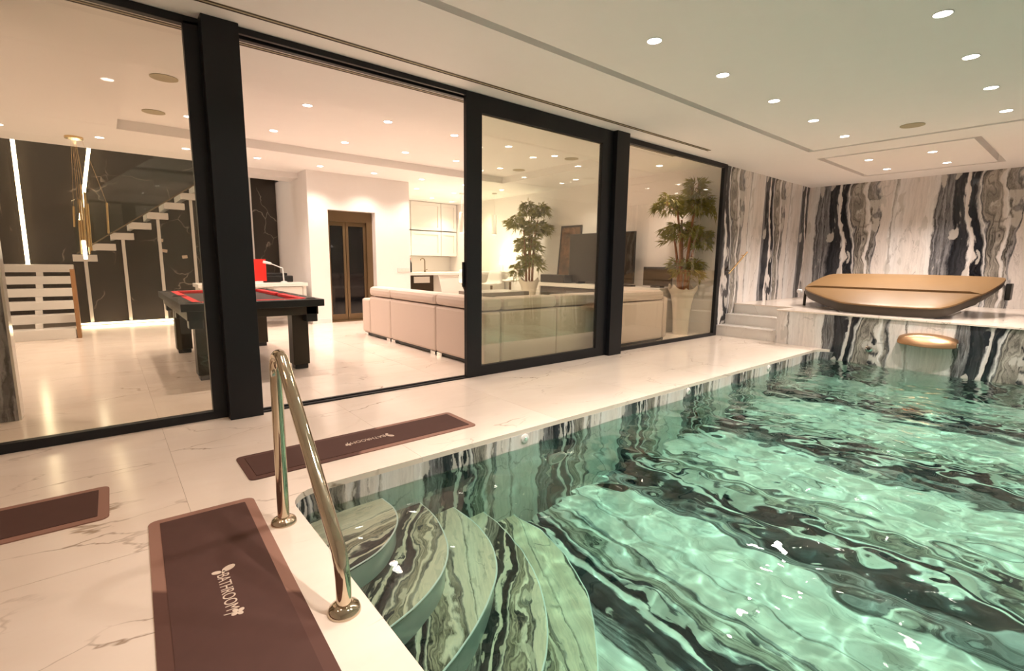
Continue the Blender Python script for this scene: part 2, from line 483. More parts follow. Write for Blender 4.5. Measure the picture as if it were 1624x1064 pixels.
basin = struct('wall_pool', 'banded black and white marble lining of the pool', 'pool wall')
slabs(basin, 'marble_pool', (0, PY1, 0), (1, 0, 0), (0, 0, 1), (0, -1, 0), PX0 + RC, PX1 - RF, FLOORP, -0.034, 0.985, first=1.36, uoff=0.02)
slabs(basin, 'marble_front', (PX1, 0, 0), (0, -1, 0), (0, 0, 1), (-1, 0, 0), -3.21, 0.95, -0.034, 0.505, 1.45, first=-2.485, uoff=0.25)
slabs(basin, 'marble_front', (PX1, 0, 0), (0, -1, 0), (0, 0, 1), (-1, 0, 0), -2.485, 0.95, FLOORP, -0.034, 1.45, first=-1.035, uoff=0.25)
slabs(basin, 'marble_pool', (PX0, 0, 0), (0, 1, 0), (0, 0, 1), (1, 0, 0), PY0, PY1 - RC, FLOORP, -0.034, 0.985)
slabs(basin, 'marble_pool', (0, PY0, 0), (-1, 0, 0), (0, 0, 1), (0, 1, 0), -PX1, -PX0, FLOORP, 0.0, 0.985)
# rounded corner pieces
def corner(cx, cy, r, a0, a1, mat, top, uo=0):
    A = arc(cx, cy, r, a0, a1, 10); B = arc(cx, cy, r + .02, a0, a1, 10)
    mb = MB(); bm = mb.bm
    L = bm.loops.layers.uv.new('UVMap')
    seg = math.radians(abs(a1 - a0)) * r / 10
    va = [[bm.verts.new((p[0], p[1], z)) for z in (FLOORP, top)] for p in A]
    vb = [[bm.verts.new((p[0], p[1], z)) for z in (FLOORP, top)] for p in B]
    for i in range(10):
        f = bm.faces.new((va[i][0], va[i + 1][0], va[i + 1][1], va[i][1]))
        for l, (uu, vv) in zip(f.loops, ((i, FLOORP), (i + 1, FLOORP), (i + 1, top), (i, top))):
            l[L].uv = (uo + uu * seg, vv)
        bm.faces.new((vb[i][0], vb[i][1], vb[i + 1][1], vb[i + 1][0]))
        bm.faces.new((va[i][1], va[i + 1][1], vb[i + 1][1], vb[i][1]))
    mb.build('corner_slab', mat, basin, smooth=True)
corner(PX0 + RC, PY1 - RC, RC, 180, 90, 'marble_pool', -0.034, 0.25)
corner(PX1 - RF, PY1 - RF, RF, 90, 0, 'marble_front', -0.034, 0.0)
pfloor = struct('floor_pool', 'banded marble slabs on the pool bottom', 'pool floor')
slabs(pfloor, 'marble_floor_pool', (0, 0, FLOORP), (1, 0, 0), (0, 1, 0), (0, 0, 1), PX0, PX1, PY0, PY1, 1.98, cuts=[PX0, 1.86, 3.08, 4.75, 6.45, PX1], period=2.0)

# curved entry steps (noses measured on the treads)
NOSE = [
    [(1.146, 2.575), (1.15, 2.43), (1.105, 2.29), (1.013, 2.175), (0.90, 2.09), (0.76, 2.045), (0.63, 2.02)],
    [(1.40, 2.575), (1.385, 2.35), (1.30, 2.10), (1.19, 1.95), (1.07, 1.86), (0.90, 1.785), (0.63, 1.72)],
    [(1.64, 2.575), (1.655, 2.32), (1.605, 2.10), (1.50, 1.925), (1.34, 1.775), (1.16, 1.66), (0.93, 1.56), (0.63, 1.46)],
    [(1.90, 2.575), (1.88, 2.28), (1.79, 1.96), (1.62, 1.65), (1.42, 1.455), (1.15, 1.30), (0.90, 1.21), (0.63, 1.14)],
    [(2.16, 2.575), (2.185, 2.30), (2.14, 2.00), (2.00, 1.70), (1.72, 1.385), (1.40, 1.14), (1.02, 0.95), (0.63, 0.82)],
]
ZST = [-0.24, -0.475, -0.71, -0.945, -1.18]
def spline(pts, n=6):
    out = []
    for i in range(len(pts) - 1):
        p0 = Vector(pts[max(i - 1, 0)]); p1 = Vector(pts[i]); p2 = Vector(pts[i + 1]); p3 = Vector(pts[min(i + 2, len(pts) - 1)])
        for k in range(n):
            tt = k / n
            out.append(0.5 * ((2 * p1) + (p2 - p0) * tt + (2 * p0 - 5 * p1 + 4 * p2 - p3) * tt ** 2 + (3 * p1 - p0 - 3 * p2 + p3) * tt ** 3))
    out.append(Vector(pts[-1]))
    return out
SHIFT = [.12, 0, .05, .25, .1]     # where the bands fall on each tread
psteps = struct('trim_1', 'five curved marble entry steps under the pool water', 'pool steps')
for i, (ns, z) in enumerate(zip(NOSE, ZST)):
    line = spline([(p[0], p[1], 0) for p in ns])
    zb = (ZST[i + 1] if i < 4 else FLOORP)
    ins = [(PX0, 2.575, 0)]
    st = bpy.data.objects.new('step', None); col.objects.link(st); st.parent = psteps
    poly = [(p.x, p.y) for p in line] + [(PX0 + 0.0, 2.575 - RC)] + arc(PX0 + RC, PY1 - RC, RC, 180, 90, 6)[1:]
    ang = [1.72, -.72, -.45, -.75, -.45][i]
    ca, sa = math.cos(ang), math.sin(ang)
    MB().prism(poly, z - 0.022, z).build('tread', 'marble_tread', st, uv=((0.3 * i - ca * SHIFT[i], 0.7 * i - sa * SHIFT[i], 0), (ca, sa, 0), (-sa, ca, 0)))
    mb = MB(); bm = mb.bm; L = bm.loops.layers.uv.new('UVMap')
    inn = [(p.x - 0.008 * (1 if p.x > 0.7 else 0), p.y + 0.004 if p.y < 2.5 else p.y) for p in line]
    d = 0
    for a, b in zip(inn, inn[1:]):
        l = math.hypot(b[0] - a[0], b[1] - a[1])
        vs = [bm.verts.new(q) for q in ((a[0], a[1], zb), (b[0], b[1], zb), (b[0], b[1], z - .022), (a[0], a[1], z - .022))]
        f = bm.faces.new(vs)
        for lp, uvv in zip(f.loops, ((d, zb), (d + l, zb), (d + l, z), (d, z))): lp[L].uv = (uvv[0] + i * .4, uvv[1])
        d += l
    bmesh.ops.remove_doubles(bm, verts=bm.verts, dist=1e-5)
    # solid core behind the riser so the step has depth
    core = [(p[0], p[1]) for p in inn] + [(PX0 + .01, 2.4), (PX0 + .2, 2.57)]
    mb.build('riser', 'riser_marble', st, smooth='all')
    MB().tube([(p.x, p.y, z - .004) for p in line], .0055, 6).build('nosing', 'white_trim', st, smooth=True)  # thin white strip imitates the highlight along the step edge
    MB().box(PX0 - .01, PX0 + .1, 2.1, 2.5, FLOORP, z - .03).build('core', 'step_marble', st)

# water body
def wave(x, y):
    far = min(1.0, max(0.0, (x - 2.2) / 3.0))
    far = far * far * (3 - 2 * far)
    mid = min(1.0, max(0.0, (x - 1.25) / 1.3))
    mid = mid * mid * (3 - 2 * mid)
    w = (noise.noise(Vector((x * 1.7 + 3, y * 2.1, 0.3))) * 0.0035 + noise.noise(Vector((x * 3.6 + y * 1.2, y * 4.2 - x, 2.1))) * 0.0045) * (0.1 + 0.5 * mid + 1.0 * far)
    w += noise.noise(Vector((x * 5.6 - y * 1.6, y * 5.2 + x * 1.2, 5.7))) * (0.0012 + 0.0095 * mid - 0.0015 * far)
    w += noise.noise(Vector((x * 11.5 + y * 2, y * 12.5, 9.7))) * (0.0003 + 0.0024 * mid + 0.0010 * far)
    w += noise.noise(Vector((x * 8.3 + y * 3, y * 7.4 - x * 2, 14.7))) * (0.0003 + 0.0034 * mid)
    return w
mb = MB(); bm = mb.bm
NXW, NYW = 440, 208
E_ = 0.004
def wx(i): return PX0 - E_ + (PX1 - PX0 + 2 * E_) * i / NXW
def wy(j): return PY0 - E_ + (PY1 - PY0 + 2 * E_) * j / NYW
gv = [[bm.verts.new((wx(i), wy(j), WATER + wave(wx(i), wy(j)))) for j in range(NYW + 1)] for i in range(NXW + 1)]
for i in range(NXW):
    for j in range(NYW):
        f = bm.faces.new((gv[i][j], gv[i + 1][j], gv[i + 1][j + 1], gv[i][j + 1])); f.smooth = True
ring = [gv[i][0] for i in range(NXW + 1)] + [gv[NXW][j] for j in range(1, NYW + 1)] + [gv[i][NYW] for i in range(NXW - 1, -1, -1)] + [gv[0][j] for j in range(NYW - 1, 0, -1)]
lowv = [bm.verts.new((v.co.x, v.co.y, FLOORP - E_)) for v in ring]
nn = len(ring)
for i in range(nn):
    bm.faces.new((ring[(i + 1) % nn], ring[i], lowv[i], lowv[(i + 1) % nn]))
bm.faces.new(list(reversed(lowv)))
me = bpy.data.meshes.new('pool_water'); bm.to_mesh(me); bm.free()
me.materials.append(M['water'])
water = bpy.data.objects.new('pool_water', me); col.objects.link(water)
tag(water, 'clear green rippling water filling the swimming pool', 'water', kind='stuff')

# ------------------------------------------------------------------ pool ceiling
ceil = struct('ceiling', 'pale pool hall ceiling with shadow-gap panels', 'ceiling')
mb = MB()
mb.box(X0, X1 + .1, YR, GY, CEIL + .10, CEIL + .2)
H1 = (-1.6, 8.04, 0.24, 2.985); H2 = (8.6, 10.88, 1.215, 3.08)
zc0, zc1 = CEIL, CEIL + .10
mb.box(X0, H1[0], YR, GY, zc0, zc1)
mb.box(H1[0], H1[1], YR, H1[2], zc0, zc1); mb.box(H1[0], H1[1], H1[3], GY, zc0, zc1)
mb.box(H1[1], H2[0], YR, GY, zc0, zc1)
mb.box(H2[0], H2[1], YR, H2[2], zc0, zc1); mb.box(H2[0], H2[1], H2[3], GY, zc0, zc1)
mb.box(H2[1], X1 + .1, YR, GY, zc0, zc1)
mb.build('soffit', 'ceiling_paint', ceil)
for H in (H1, H2):
    g = .086
    box('ceiling_panel', 'ceiling_paint', ceil, H[0] + g, H[1] - g, H[2] + g, H[3] - g, zc0, zc1)

# ------------------------------------------------------------------ lounge ceiling
lceil = struct('ceiling_lounge', 'white lounge ceiling with raised central coffer', 'ceiling')
CX0, CX1, CY0, CY1, CZ = 0.27, 6.55, 5.47, 8.28, 2.955
mb = MB()
mb.box(-3.2, CX0, GY, 10.0, CEIL, 3.06); mb.box(CX1, 8.1, GY, 10.0, CEIL, 3.06)
mb.box(CX0, CX1, GY, CY0, CEIL, 3.06); mb.box(CX0, CX1, CY1, 10.0, CEIL, 3.06)
mb.box(2.97, 8.1, 10.0, 12.7, CEIL, 3.06)
mb.box(CX0 - .02, CX1 + .02, CY0 - .02, CY1 + .02, CZ, 3.08)
mb.build('soffit', 'ceiling_paint', lceil)
box('stairwell_ceiling', 'ceiling_paint', lceil, -3.2, 3.0, 10.0, 12.7, 5.2, 5.3)
box('stairwell_upstand', 'wall_paint', lceil, -3.2, 3.0, 9.9, 10.0, 3.0, 5.25)

# ------------------------------------------------------------------ walls
wb = struct('wall_back', 'bookmatched black and white marble wall behind the spa', 'wall')
slabs(wb, 'marble_wall', (X1, 0, 0), (0, -1, 0), (0, 0, 1), (-1, 0, 0), -4.23, 1.0, -.1, 2.83, 1.93, uoff=0.0, first=-2.30)
wl = struct('wall_left', 'banded marble wall beside the spa steps', 'wall')
slabs(wl, 'marble_wall', (0, GY, 0), (1, 0, 0), (0, 0, 1), (0, -1, 0), 8.09, X1, -.1, 2.83, 1.7, uoff=0.35, first=9.55)
wr = struct('wall_right', 'pale wall on the far side of the pool', 'wall')
box('panel', 'wall_paint', wr, X0, X1, YR - .1, YR, -.1, 2.95)
wn_ = struct('wall_near', 'pale wall behind the viewer', 'wall')
box('panel', 'wall_paint', wn_, X0 - .1, X0, YR - .1, GY, -.1, 2.95)

wls = struct('wall_lounge_right', 'white plastered side wall of the lounge behind the television', 'wall')
box('panel', 'wall_paint', wls, 8.0, 8.085, GY, 12.7, -.1, 3.0)
wll = struct('wall_lounge_left', 'white plastered wall at the far left of the lounge', 'wall')
box('panel', 'wall_paint', wll, -3.3, -3.2, GY, 12.7, -.1, 5.3)
wkt = struct('wall_kitchen', 'white wall behind the kitchen cabinets', 'wall')
box('panel', 'wall_paint', wkt, 2.97, 8.0, 12.6, 12.7, -.1, 3.0)
wlo = struct('wall_lift', 'white wall around the lift door', 'wall')
mb = MB()   # lift wall with its opening
EX0, EX1, EZ, EY = 3.33, 4.27, 2.155, 9.5
mb.box(2.97, EX0, EY, EY + .45, 0, CEIL); mb.box(EX1, 5.03, EY, EY + .45, 0, CEIL); mb.box(EX0, EX1, EY, EY + .45, EZ, CEIL)
mb.build('lift_wall', 'wall_paint', wlo)
box('return_wall', 'wall_paint', wlo, 2.97, 3.07, EY + .45, 12.65, 0, 5.25)
box('kitchen_return', 'wall_paint', wlo, 4.93, 5.03, EY + .45, 12.65, 0, CEIL)
box('lintel', 'wall_paint', wlo, 1.66, 2.97, 10.0, 10.55, 2.73, 3.06)
box('pilaster', 'wall_paint', wlo, 2.26, 2.46, 11.45, 11.62, 0, 5.2)
box('baseboard', 'white_trim', wlo, 2.96, EX0 - .03, EY - .012, EY, 0, .09)
box('baseboard', 'white_trim', wlo, EX1 + .03, 5.03, EY - .012, EY, 0, .09)
wst = struct('wall_stair', 'dark veined marble wall behind the staircase', 'wall')
for i in range(6):
    a = -3.2 + i * 1.03
    box('slab', 'dark_marble', wst, a + .001, a + 1.029, 12.6, 12.64, 0, 5.2)
box('slab', 'dark_marble', wst, 2.46, 2.97, 11.6, 11.64, 0, 5.2)

pil = struct('trim_2', 'marble-clad pillar inside the lounge at the left', 'pillar')
slabs(pil, 'marble_wall', (0, 5.02, 0), (1, 0, 0), (0, 0, 1), (0, -1, 0), -2.2, -0.585, 0, CEIL, 1.7, uoff=.45)
box('edge_slab', 'step_marble', pil, -.6, -.57, 5.03, 5.19, 0, CEIL)
box('core', 'wall_paint', pil, -2.2, -.601, 5.041, 5.19, 0, CEIL)

# spa platform and its steps
plat = struct('trim_3', 'raised marble spa platform with three entry steps', 'platform')
PZ = .525
mb = MB()
mb.box(8.03 + .02, 8.7, YR, 3.21, -.03, PZ - .02); mb.box(8.725, X1, YR, 4.228, -.03, PZ - .02)
mb.build('core', 'step_marble', plat)
mb = MB().prism([(8.015, YR), (X1, YR), (X1, 4.228), (8.69, 4.228), (8.69, 3.225), (8.015, 3.225)], PZ - .02, PZ)
mb.build('coping', 'floor_marble', plat)
for i, (x, z) in enumerate(((8.1, .175), (8.4, .35), (8.7, .525))):
    s_ = bpy.data.objects.new('step', None); col.objects.link(s_); s_.parent = plat
    zb = z - .175
    box('riser', 'step_marble', s_, x, x + .02, 3.215, 4.228, zb, z - .02)
    if i < 2:
        box('tread', 'step_marble', s_, x - .008, x + .3, 3.215, 4.228, z - .02, z)
box('side_slab', 'step_marble', plat, 8.05, 8.72, 3.20, 3.222, 0, PZ - .021)

# ------------------------------------------------------------------ glazing
FY = 4.185      # face of fixed frames
def frame_box(p, name, x0, x1, y0, y1, z0, z1, mat='anthracite', bev=.004):
    return box(name, mat, p, x0, x1, y0, y1, z0, z1, bev=bev)
w1 = struct('window_1', 'large fixed glass pane at the left of the lounge front', 'window')
frame_box(w1, 'bottom_rail', X0, .645, FY, FY + .06, 0, .062)
frame_box(w1, 'top_rail', X0, .645, FY, FY + .06, 2.775, 2.829)
frame_box(w1, 'stile', .545, .645, FY, FY + .06, .05, 2.80)
box('pane', 'pane_glass', w1, X0, .55, FY + .026, FY + .034, .055, 2.79)
w2 = struct('window_2', 'fixed glass pane beside the spa steps', 'window')
frame_box(w2, 'bottom_rail', 5.25, 8.03, FY, FY + .06, 0, .05)
frame_box(w2, 'top_rail', 5.25, 8.03, FY, FY + .06, 2.765, 2.829)
frame_box(w2, 'stile', 7.93, 8.03, FY, FY + .06, .04, 2.80)
box('pane', 'pane_glass', w2, 5.2, 7.95, FY + .026, FY + .034, .045, 2.78)
c1 = struct('trim_4', 'broad black steel post between left pane and opening', 'post')
frame_box(c1, 'casing', .637, .865, 4.075, 4.245, 0, 2.829, bev=.003)
c2 = struct('trim_5', 'black steel post at the right end of the sliding door', 'post')
frame_box(c2, 'casing', 5.02, 5.27, 4.06, 4.245, 0, 2.829, bev=.003)
tr = struct('trim_6', 'black header and floor track of the open doorway', 'door track')
frame_box(tr, 'header', .865, 5.02, 4.195, 4.245, 2.775, 2.829)
frame_box(tr, 'header_fascia', .865, 2.83, 4.125, 4.16, 2.785, 2.829)
box('track_slot', 'bronze_frame', tr, .865, 5.02, 4.16, 4.195, 2.80, 2.828)
box('floor_track', 'anthracite', tr, .865, 5.02, 4.135, 4.245, 0.0, .012)
box('floor_rail', 'anthracite_dark', tr, .865, 5.02, 4.18, 4.195, .012, .02)
d1 = struct('door_1', 'black framed glass sliding door standing half open', 'door')
frame_box(d1, 'left_stile', 2.815, 3.0, 4.12, 4.175, .015, 2.826)
frame_box(d1, 'right_stile', 4.82, 5.03, 4.12, 4.175, .015, 2.826)
frame_box(d1, 'bottom_rail', 2.99, 4.83, 4.12, 4.175, .015, .115)
frame_box(d1, 'top_rail', 2.99, 4.83, 4.12, 4.175, 2.655, 2.826)
box('bead', 'bronze_frame', d1, 2.995, 4.825, 4.150, 4.156, 2.645, 2.66)
box('pane', 'pane_glass_slider', d1, 2.98, 4.84, 4.140, 4.148, .105, 2.665)
box('pull_handle', 'anthracite_dark', d1, 2.80, 2.816, 4.16, 4.19, .95, 1.2, bev=.003)

# ------------------------------------------------------------------ ceiling fittings
def downlight(x, y, z, label, group, power, color, angle=118, d=.10):
    o = thing('downlight', label, 'ceiling light', (x, y, z), group=group)
    MB().lathe([(d * .5, -.001), (d * .56, -.001), (d * .58, -.004), (d * .54, -.006), (d * .5, -.004)], seg=20).build('ring', 'white_trim', o, smooth=True)
    MB().lathe([(d * .495, -.004), (d * .495, -.0015)], seg=20).build('lens', 'lamp_disc', o)
    ld = bpy.data.lights.new('beam', 'SPOT')
    ld.energy = power; ld.color = color; ld.spot_size = math.radians(angle); ld.spot_blend = 0.75; ld.shadow_soft_size = .05
    lo = bpy.data.objects.new('beam', ld); col.objects.link(lo); lo.parent = o; lo.location = (0, 0, -.02)
    return o, ld
POOL_SPOTS = []
px_ = [7.37, 6.34, 5.31, 4.28, 3.27, 2.24, 1.2]
for i, x in enumerate(px_):
    o, l = downlight(x, 2.34, CEIL, f'recessed pool ceiling downlight in the row nearest the glass, {ORD[i]} from the spa', 'downlights over the pool', POOL_W * .42, POOL_C, 145)
    POOL_SPOTS.append(l)
for i, x in enumerate([.17, -.86]):  # lamps out of view, added to warm the left end of the deck
    downlight(x, 2.34, CEIL, f'warm recessed downlight above the deck mats, {ORD[i]} beyond the pool end', 'downlights over the deck', POOL_W * .2, (1.0, .60, .34), 140)
for i, x in enumerate([7.42, 6.39, 5.36, 4.34, 3.31, 2.28, 1.25]):
    o, l = downlight(x, .89, CEIL, f'recessed pool ceiling downlight in the row away from the glass, {ORD[i]} from the spa', 'downlights over the pool', POOL_W * (2.2 if x > 2 else 1.2), POOL_C, 82)
    l.shadow_soft_size = .03
    POOL_SPOTS.append(l)
spa_l = [((9.24, 2.57), 'front left'), ((10.3, 2.59), 'rear left'), ((9.25, 1.81), 'front right'), ((10.35, 1.83), 'rear right')]
for (x, y), w in spa_l:
    downlight(x, y, CEIL, f'{w} downlight in the ceiling panel above the spa', 'downlights over the spa', POOL_W * .95, POOL_C, 125)
for i, x in enumerate([.97, 1.95, 2.94, 3.94, 4.92, 5.9]):
    downlight(x, 6.07, CZ, f'lounge coffer downlight in the row nearer the pool, {ORD[i]} from the staircase side', 'lounge coffer downlights', LOUNGE_W, LOUNGE_C)
    downlight(x, 7.53, CZ, f'lounge coffer downlight in the row farther from the pool, {ORD[i]} from the staircase side', 'lounge coffer downlights', LOUNGE_W, LOUNGE_C)
for i, x in enumerate([-.87, .1, 1.09, 2.06, 3.06, 4.05, 5.06, 6.1, 7.1]):
    downlight(x, 9.0, CEIL, f'flush lounge ceiling downlight behind the coffer, {ORD[i]} from the pillar', 'downlights behind the coffer', LOUNGE_W, LOUNGE_C)
for i, (x, y) in enumerate([(-1.2, 7.5), (-1.2, 6.0), (7.3, 5.0), (7.3, 6.9)]):
    downlight(x, y, CEIL, ['downlight left of the lounge coffer, farther from the pool', 'downlight left of the lounge coffer, nearer the pool', 'downlight above the plant by the spa steps', 'downlight above the television'][i], 'downlights beside the coffer', LOUNGE_W * .8, LOUNGE_C)
for i, (x, y) in enumerate([(5.6, 10.2), (6.6, 10.2), (7.5, 10.6), (5.8, 11.4), (6.7, 11.4), (7.5, 11.7)]):
    downlight(x, y, CEIL, f'{ORD[i]} small downlight over the white kitchen', 'kitchen downlights', LOUNGE_W * .85, (1.0, .80, .55))

def speaker(x, y, z, label):
    o = thing('ceiling_speaker', label, 'ceiling speaker', (x, y, z), group='round ceiling speakers')
    MB().lathe([(.105, -.0015), (.118, -.0015), (.118, -.007), (.106, -.008)], seg=28).build('rim', 'grille', o, smooth=True)
    MB().lathe([(.105, -.006), (.105, -.002)], seg=28).build('mesh_grille', 'grille', o)
speaker(7.38, 1.66, CEIL, 'round beige ceiling speaker over the pool beside the spa panel')
speaker(.61, 6.13, CZ, 'round ceiling speaker in the lounge coffer above the pool table, nearer one')
speaker(.62, 7.59, CZ, 'round ceiling speaker in the lounge coffer above the pool table, farther one')
speaker(6.27, 6.04, CZ, 'round ceiling speaker at the television end of the coffer, nearer one')
speaker(6.28, 7.43, CZ, 'round ceiling speaker at the television end of the coffer, farther one')

def diffuser(x0, x1, y, label, w=.062):
    o = thing('linear_diffuser', label, 'air vent', (0, 0, 0), group='linear slot diffusers')
    box('frame', 'grille', o, x0, x1, y - w / 2, y + w / 2, CEIL - .0015, CEIL - .0003)
    for dy in (-.02, .02):
        box('slot', 'slot_black', o, x0 + .004, x1 - .004, y + dy - .0075, y + dy + .0075, CEIL - .0035, CEIL - .0016)
diffuser(-1.9, 6.88, 3.885, 'long black double-slot air vent in the pool ceiling along the glass')
diffuser(-1.9, 6.85, 4.43, 'long slot air vent in the lounge ceiling just inside the glass')

# ------------------------------------------------------------------ pool fittings
def jet(loc, axis, label, r=.035):
    o = thing('wall_jet', label, 'pool jet', loc, group='round pool wall jets')
    pr = [(r * 1.0, 0), (r, -.008), (r * .75, -.014)]
    if axis == 'Y':
        MB().lathe(pr, axis='Y').build('flange', 'white_trim', o, smooth=True)
        MB().lathe([(r * .42, -.0145), (r * .36, -.018)], axis='Y').build('nozzle', 'chrome', o, smooth=True)
    else:
        MB().lathe(pr, axis='X').build('flange', 'chrome', o, smooth=True)
        MB().lathe([(r * .5, -.0145), (r * .4, -.018)], axis='X').build('nozzle', 'slot_black', o, smooth=True)
jet((2.263, PY1, -.07), 'Y', 'white round jet above the water on the deck-side wall, nearest the steps')
jet((4.458, PY1, -.07), 'Y', 'white round jet above the water, middle of the deck-side wall')
jet((6.312, PY1, -.07), 'Y', 'white round jet above the water on the deck-side wall, nearest the spa')
jet((PX1, 1.98, .08), 'X', 'grey round jet on the marble wall below the spa', .045)
def underwater(x, y, z, axis, label):
    o = thing('underwater_light', label, 'pool light', (x, y, z), group='underwater pool lights')
    s = -1 if axis == '-Y' else 1
    MB().lathe([(.11, 0), (.11, .012 * s), (.095, .022 * s), (.085, .022 * s)], axis='Y', seg=28).build('bezel', 'white_trim', o, smooth=True)
    MB().lathe([(.084, .018 * s), (.06, .03 * s), (.02, .034 * s)], axis='Y', seg=28).build('lens', 'lens_grey', o, smooth=True)
underwater(2.594, PY1, -.53, '-Y', 'round white underwater lamp on the deck-side wall beside the steps')
o = thing('floor_drain', 'dark round drain on the pool bottom beside the deck-side wall', 'drain', (3.16, 2.43, FLOORP))
MB().lathe([(.10, 0), (.10, .012), (.08, .016)]).build('rim', 'chrome', o, smooth=True)
MB().lathe([(.078, .012), (.078, .017)]).build('grate', 'black_plastic', o)

# waterfall spout
o = thing('waterfall_spout', 'curved copper waterfall spout on the marble wall below the spa', 'waterfall spout', (PX1, 1.365, .25))
mb = MB(); bm = mb.bm
n = 20
rings = []
for i in range(n + 1):
    s = i / n * 2 - 1
    half = .29
    proj = .05 + .16 * math.sqrt(max(0, 1 - (s * .86) ** 2))
    hgt = .03 + .085 * math.sqrt(max(0, 1 - (s * .93) ** 2))
    y = -s * half
    dp = -.02 - .028 * math.sqrt(max(0, 1 - (s * .95) ** 2))
    pts = [(0, -.02), (-proj * .9, dp), (-proj, dp + .008), (-proj * .97, .02), (-proj * .72, hgt * .72), (-proj * .3, hgt), (0, hgt)]
    rings.append([bm.verts.new((p[0], y, p[1])) for p in pts])
for a, b in zip(rings, rings[1:]):
    for k in range(7):
        bm.faces.new((a[k], a[(k + 1) % 7], b[(k + 1) % 7], b[k]))
bm.faces.new(rings[0]); bm.faces.new(list(reversed(rings[-1])))
mb.build('hood', 'copper_spout', o, smooth=True)
box('end_clip', 'chrome', o, -.10, 0, -.305, -.288, -.025, .03, bev=.004)
box('end_clip', 'chrome', o, -.10, 0, .288, .302, -.025, .02, bev=.004)

# handrail at the pool edge
o = thing('pool_handrail', 'polished metal triangular handrail beside the pool steps', 'handrail', (.54, 1.915, 0))
R_ = .0255
ya, yb = 2.29 - 1.915, 1.545 - 1.915
path = [(0, ya, .01), (0, ya - .01, .35), (0, ya - .02, .70)]
cx, cz, rr = ya - .02 - .075, .72, .075
for a in range(0, 125, 12):
    path.append((0, cx + rr * math.cos(math.radians(a)), cz + rr * math.sin(math.radians(a)) + .005))
e = Vector(path[-1])
path += [(0, e.y + (yb + .03 - e.y) * k, e.z + (.215 - e.z) * k) for k in (.3, .6, .9, 1)]
path += [(0, yb + .012, .175), (0, yb + .003, .13), (0, yb, .08), (0, yb, .01)]
MB().tube(path, R_, 20).build('tube', 'brass_polished', o, smooth=True)
for y in (ya, yb):
    MB().lathe([(.056, 0), (.056, .006), (.05, .02), (.036, .028), (.028, .032)], c=(0, y, 0), seg=28).build('flange', 'brass_polished', o, smooth=True)
MB().lathe([(.014, 0), (.014, .012), (.009, .014)], c=(-.024, ya - .045, .715), axis='X').build('bolt', 'chrome', o, smooth=True)

# wall rail by the spa steps
o = thing('stair_rail', 'thin slanted brass rail on the marble wall by the spa steps', 'handrail', (8.3, 4.17, 1.06))
MB().tube([(0, 0, 0), (.60, 0, .37)], .014, 12).build('bar', 'gold', o, smooth=True)
for k in (.12, .85):
    MB().tube([(.6 * k, 0, .37 * k), (.6 * k, .058, .37 * k)], .008, 8).build('bracket', 'gold', o, smooth=True)

# ------------------------------------------------------------------ bath mats
def text_mesh(s, size):
    cu = bpy.data.curves.new('lettering', 'FONT'); cu.body = s; cu.size = size; cu.align_x = 'CENTER'; cu.align_y = 'CENTER'; cu.extrude = .0004
    ob = bpy.data.objects.new('lettering', cu); col.objects.link(ob)
    bpy.context.view_layer.update()
    me = bpy.data.meshes.new_from_object(ob.evaluated_get(bpy.context.evaluated_depsgraph_get()))
    bpy.data.objects.remove(ob)
    me.materials.append(M['mat_print'])
    return me
TXT = text_mesh('BATHROOM', .052)
def rrect(w, l, r, n=5):
    return arc(w / 2 - r, l / 2 - r, r, 0, 90, n) + arc(-w / 2 + r, l / 2 - r, r, 90, 180, n) + arc(-w / 2 + r, -l / 2 + r, r, 180, 270, n) + arc(w / 2 - r, -l / 2 + r, r, 270, 360, n)
def disc(mb, cx, cy, a, b, rot, z0, z1):
    c_, s_ = math.cos(rot), math.sin(rot)
    mb.prism([(cx + a * math.cos(t_) * c_ - b * math.sin(t_) * s_, cy + a * math.cos(t_) * s_ + b * math.sin(t_) * c_) for t_ in [k * math.pi / 8 for k in range(16)]], z0, z1)
def bath_mat(x, y, w, l, rz, label, printed=True):
    """length along local y; lettering reads towards local -y"""
    o = thing('bath_mat', label, 'mat', (x, y, 0), rz, 'brown bath mats')
    MB().prism(rrect(w, l, .035), 0, .006).build('rim', 'mat_rim', o)
    MB().prism(rrect(w - .085, l - .085, .006), .006, .0085).build('pad', 'mat_pad', o)
    if printed:
        tx = bpy.data.objects.new('lettering', TXT); col.objects.link(tx); tx.parent = o
        tx.location = (0, 0, .0092); tx.rotation_euler = (0, 0, math.radians(-90)); tx.scale = (.84, 1.12, 1)
        mb = MB()
        disc(mb, .026, .152, .026, .016, .55, .0088, .0096); disc(mb, -.016, .142, .017, .011, -.35, .0088, .0096); disc(mb, .006, .133, .011, .005, 1.2, .0088, .0096)
        mb.build('butterfly', 'mat_print', o)
        mb = MB()
        for k in range(4):
            a = k * math.pi / 2 + .5
            disc(mb, .014 + .0125 * math.cos(a), -.142 + .0125 * math.sin(a), .0105, .0085, a, .0088, .0094 + .0001 * k)
        mb.prism([(-.028, -.132), (-.026, -.137), (.003, -.142), (.003, -.138)], .0088, .0096)
        mb.build('clover', 'mat_print', o)
    return o
bath_mat(.243, 1.90, .43, 1.50, math.radians(-2.0), 'brown bath mat with white lettering in front of the handrail, running towards the viewer')
bath_mat(1.275, 3.05, .40, 1.52, math.radians(-90), 'brown bath mat with white lettering lying along the pool edge beyond the handrail')
bath_mat(-.83, 3.045, .42, 1.50, math.radians(-90.5), 'brown bath mat without visible print at the left, by the fixed glass')

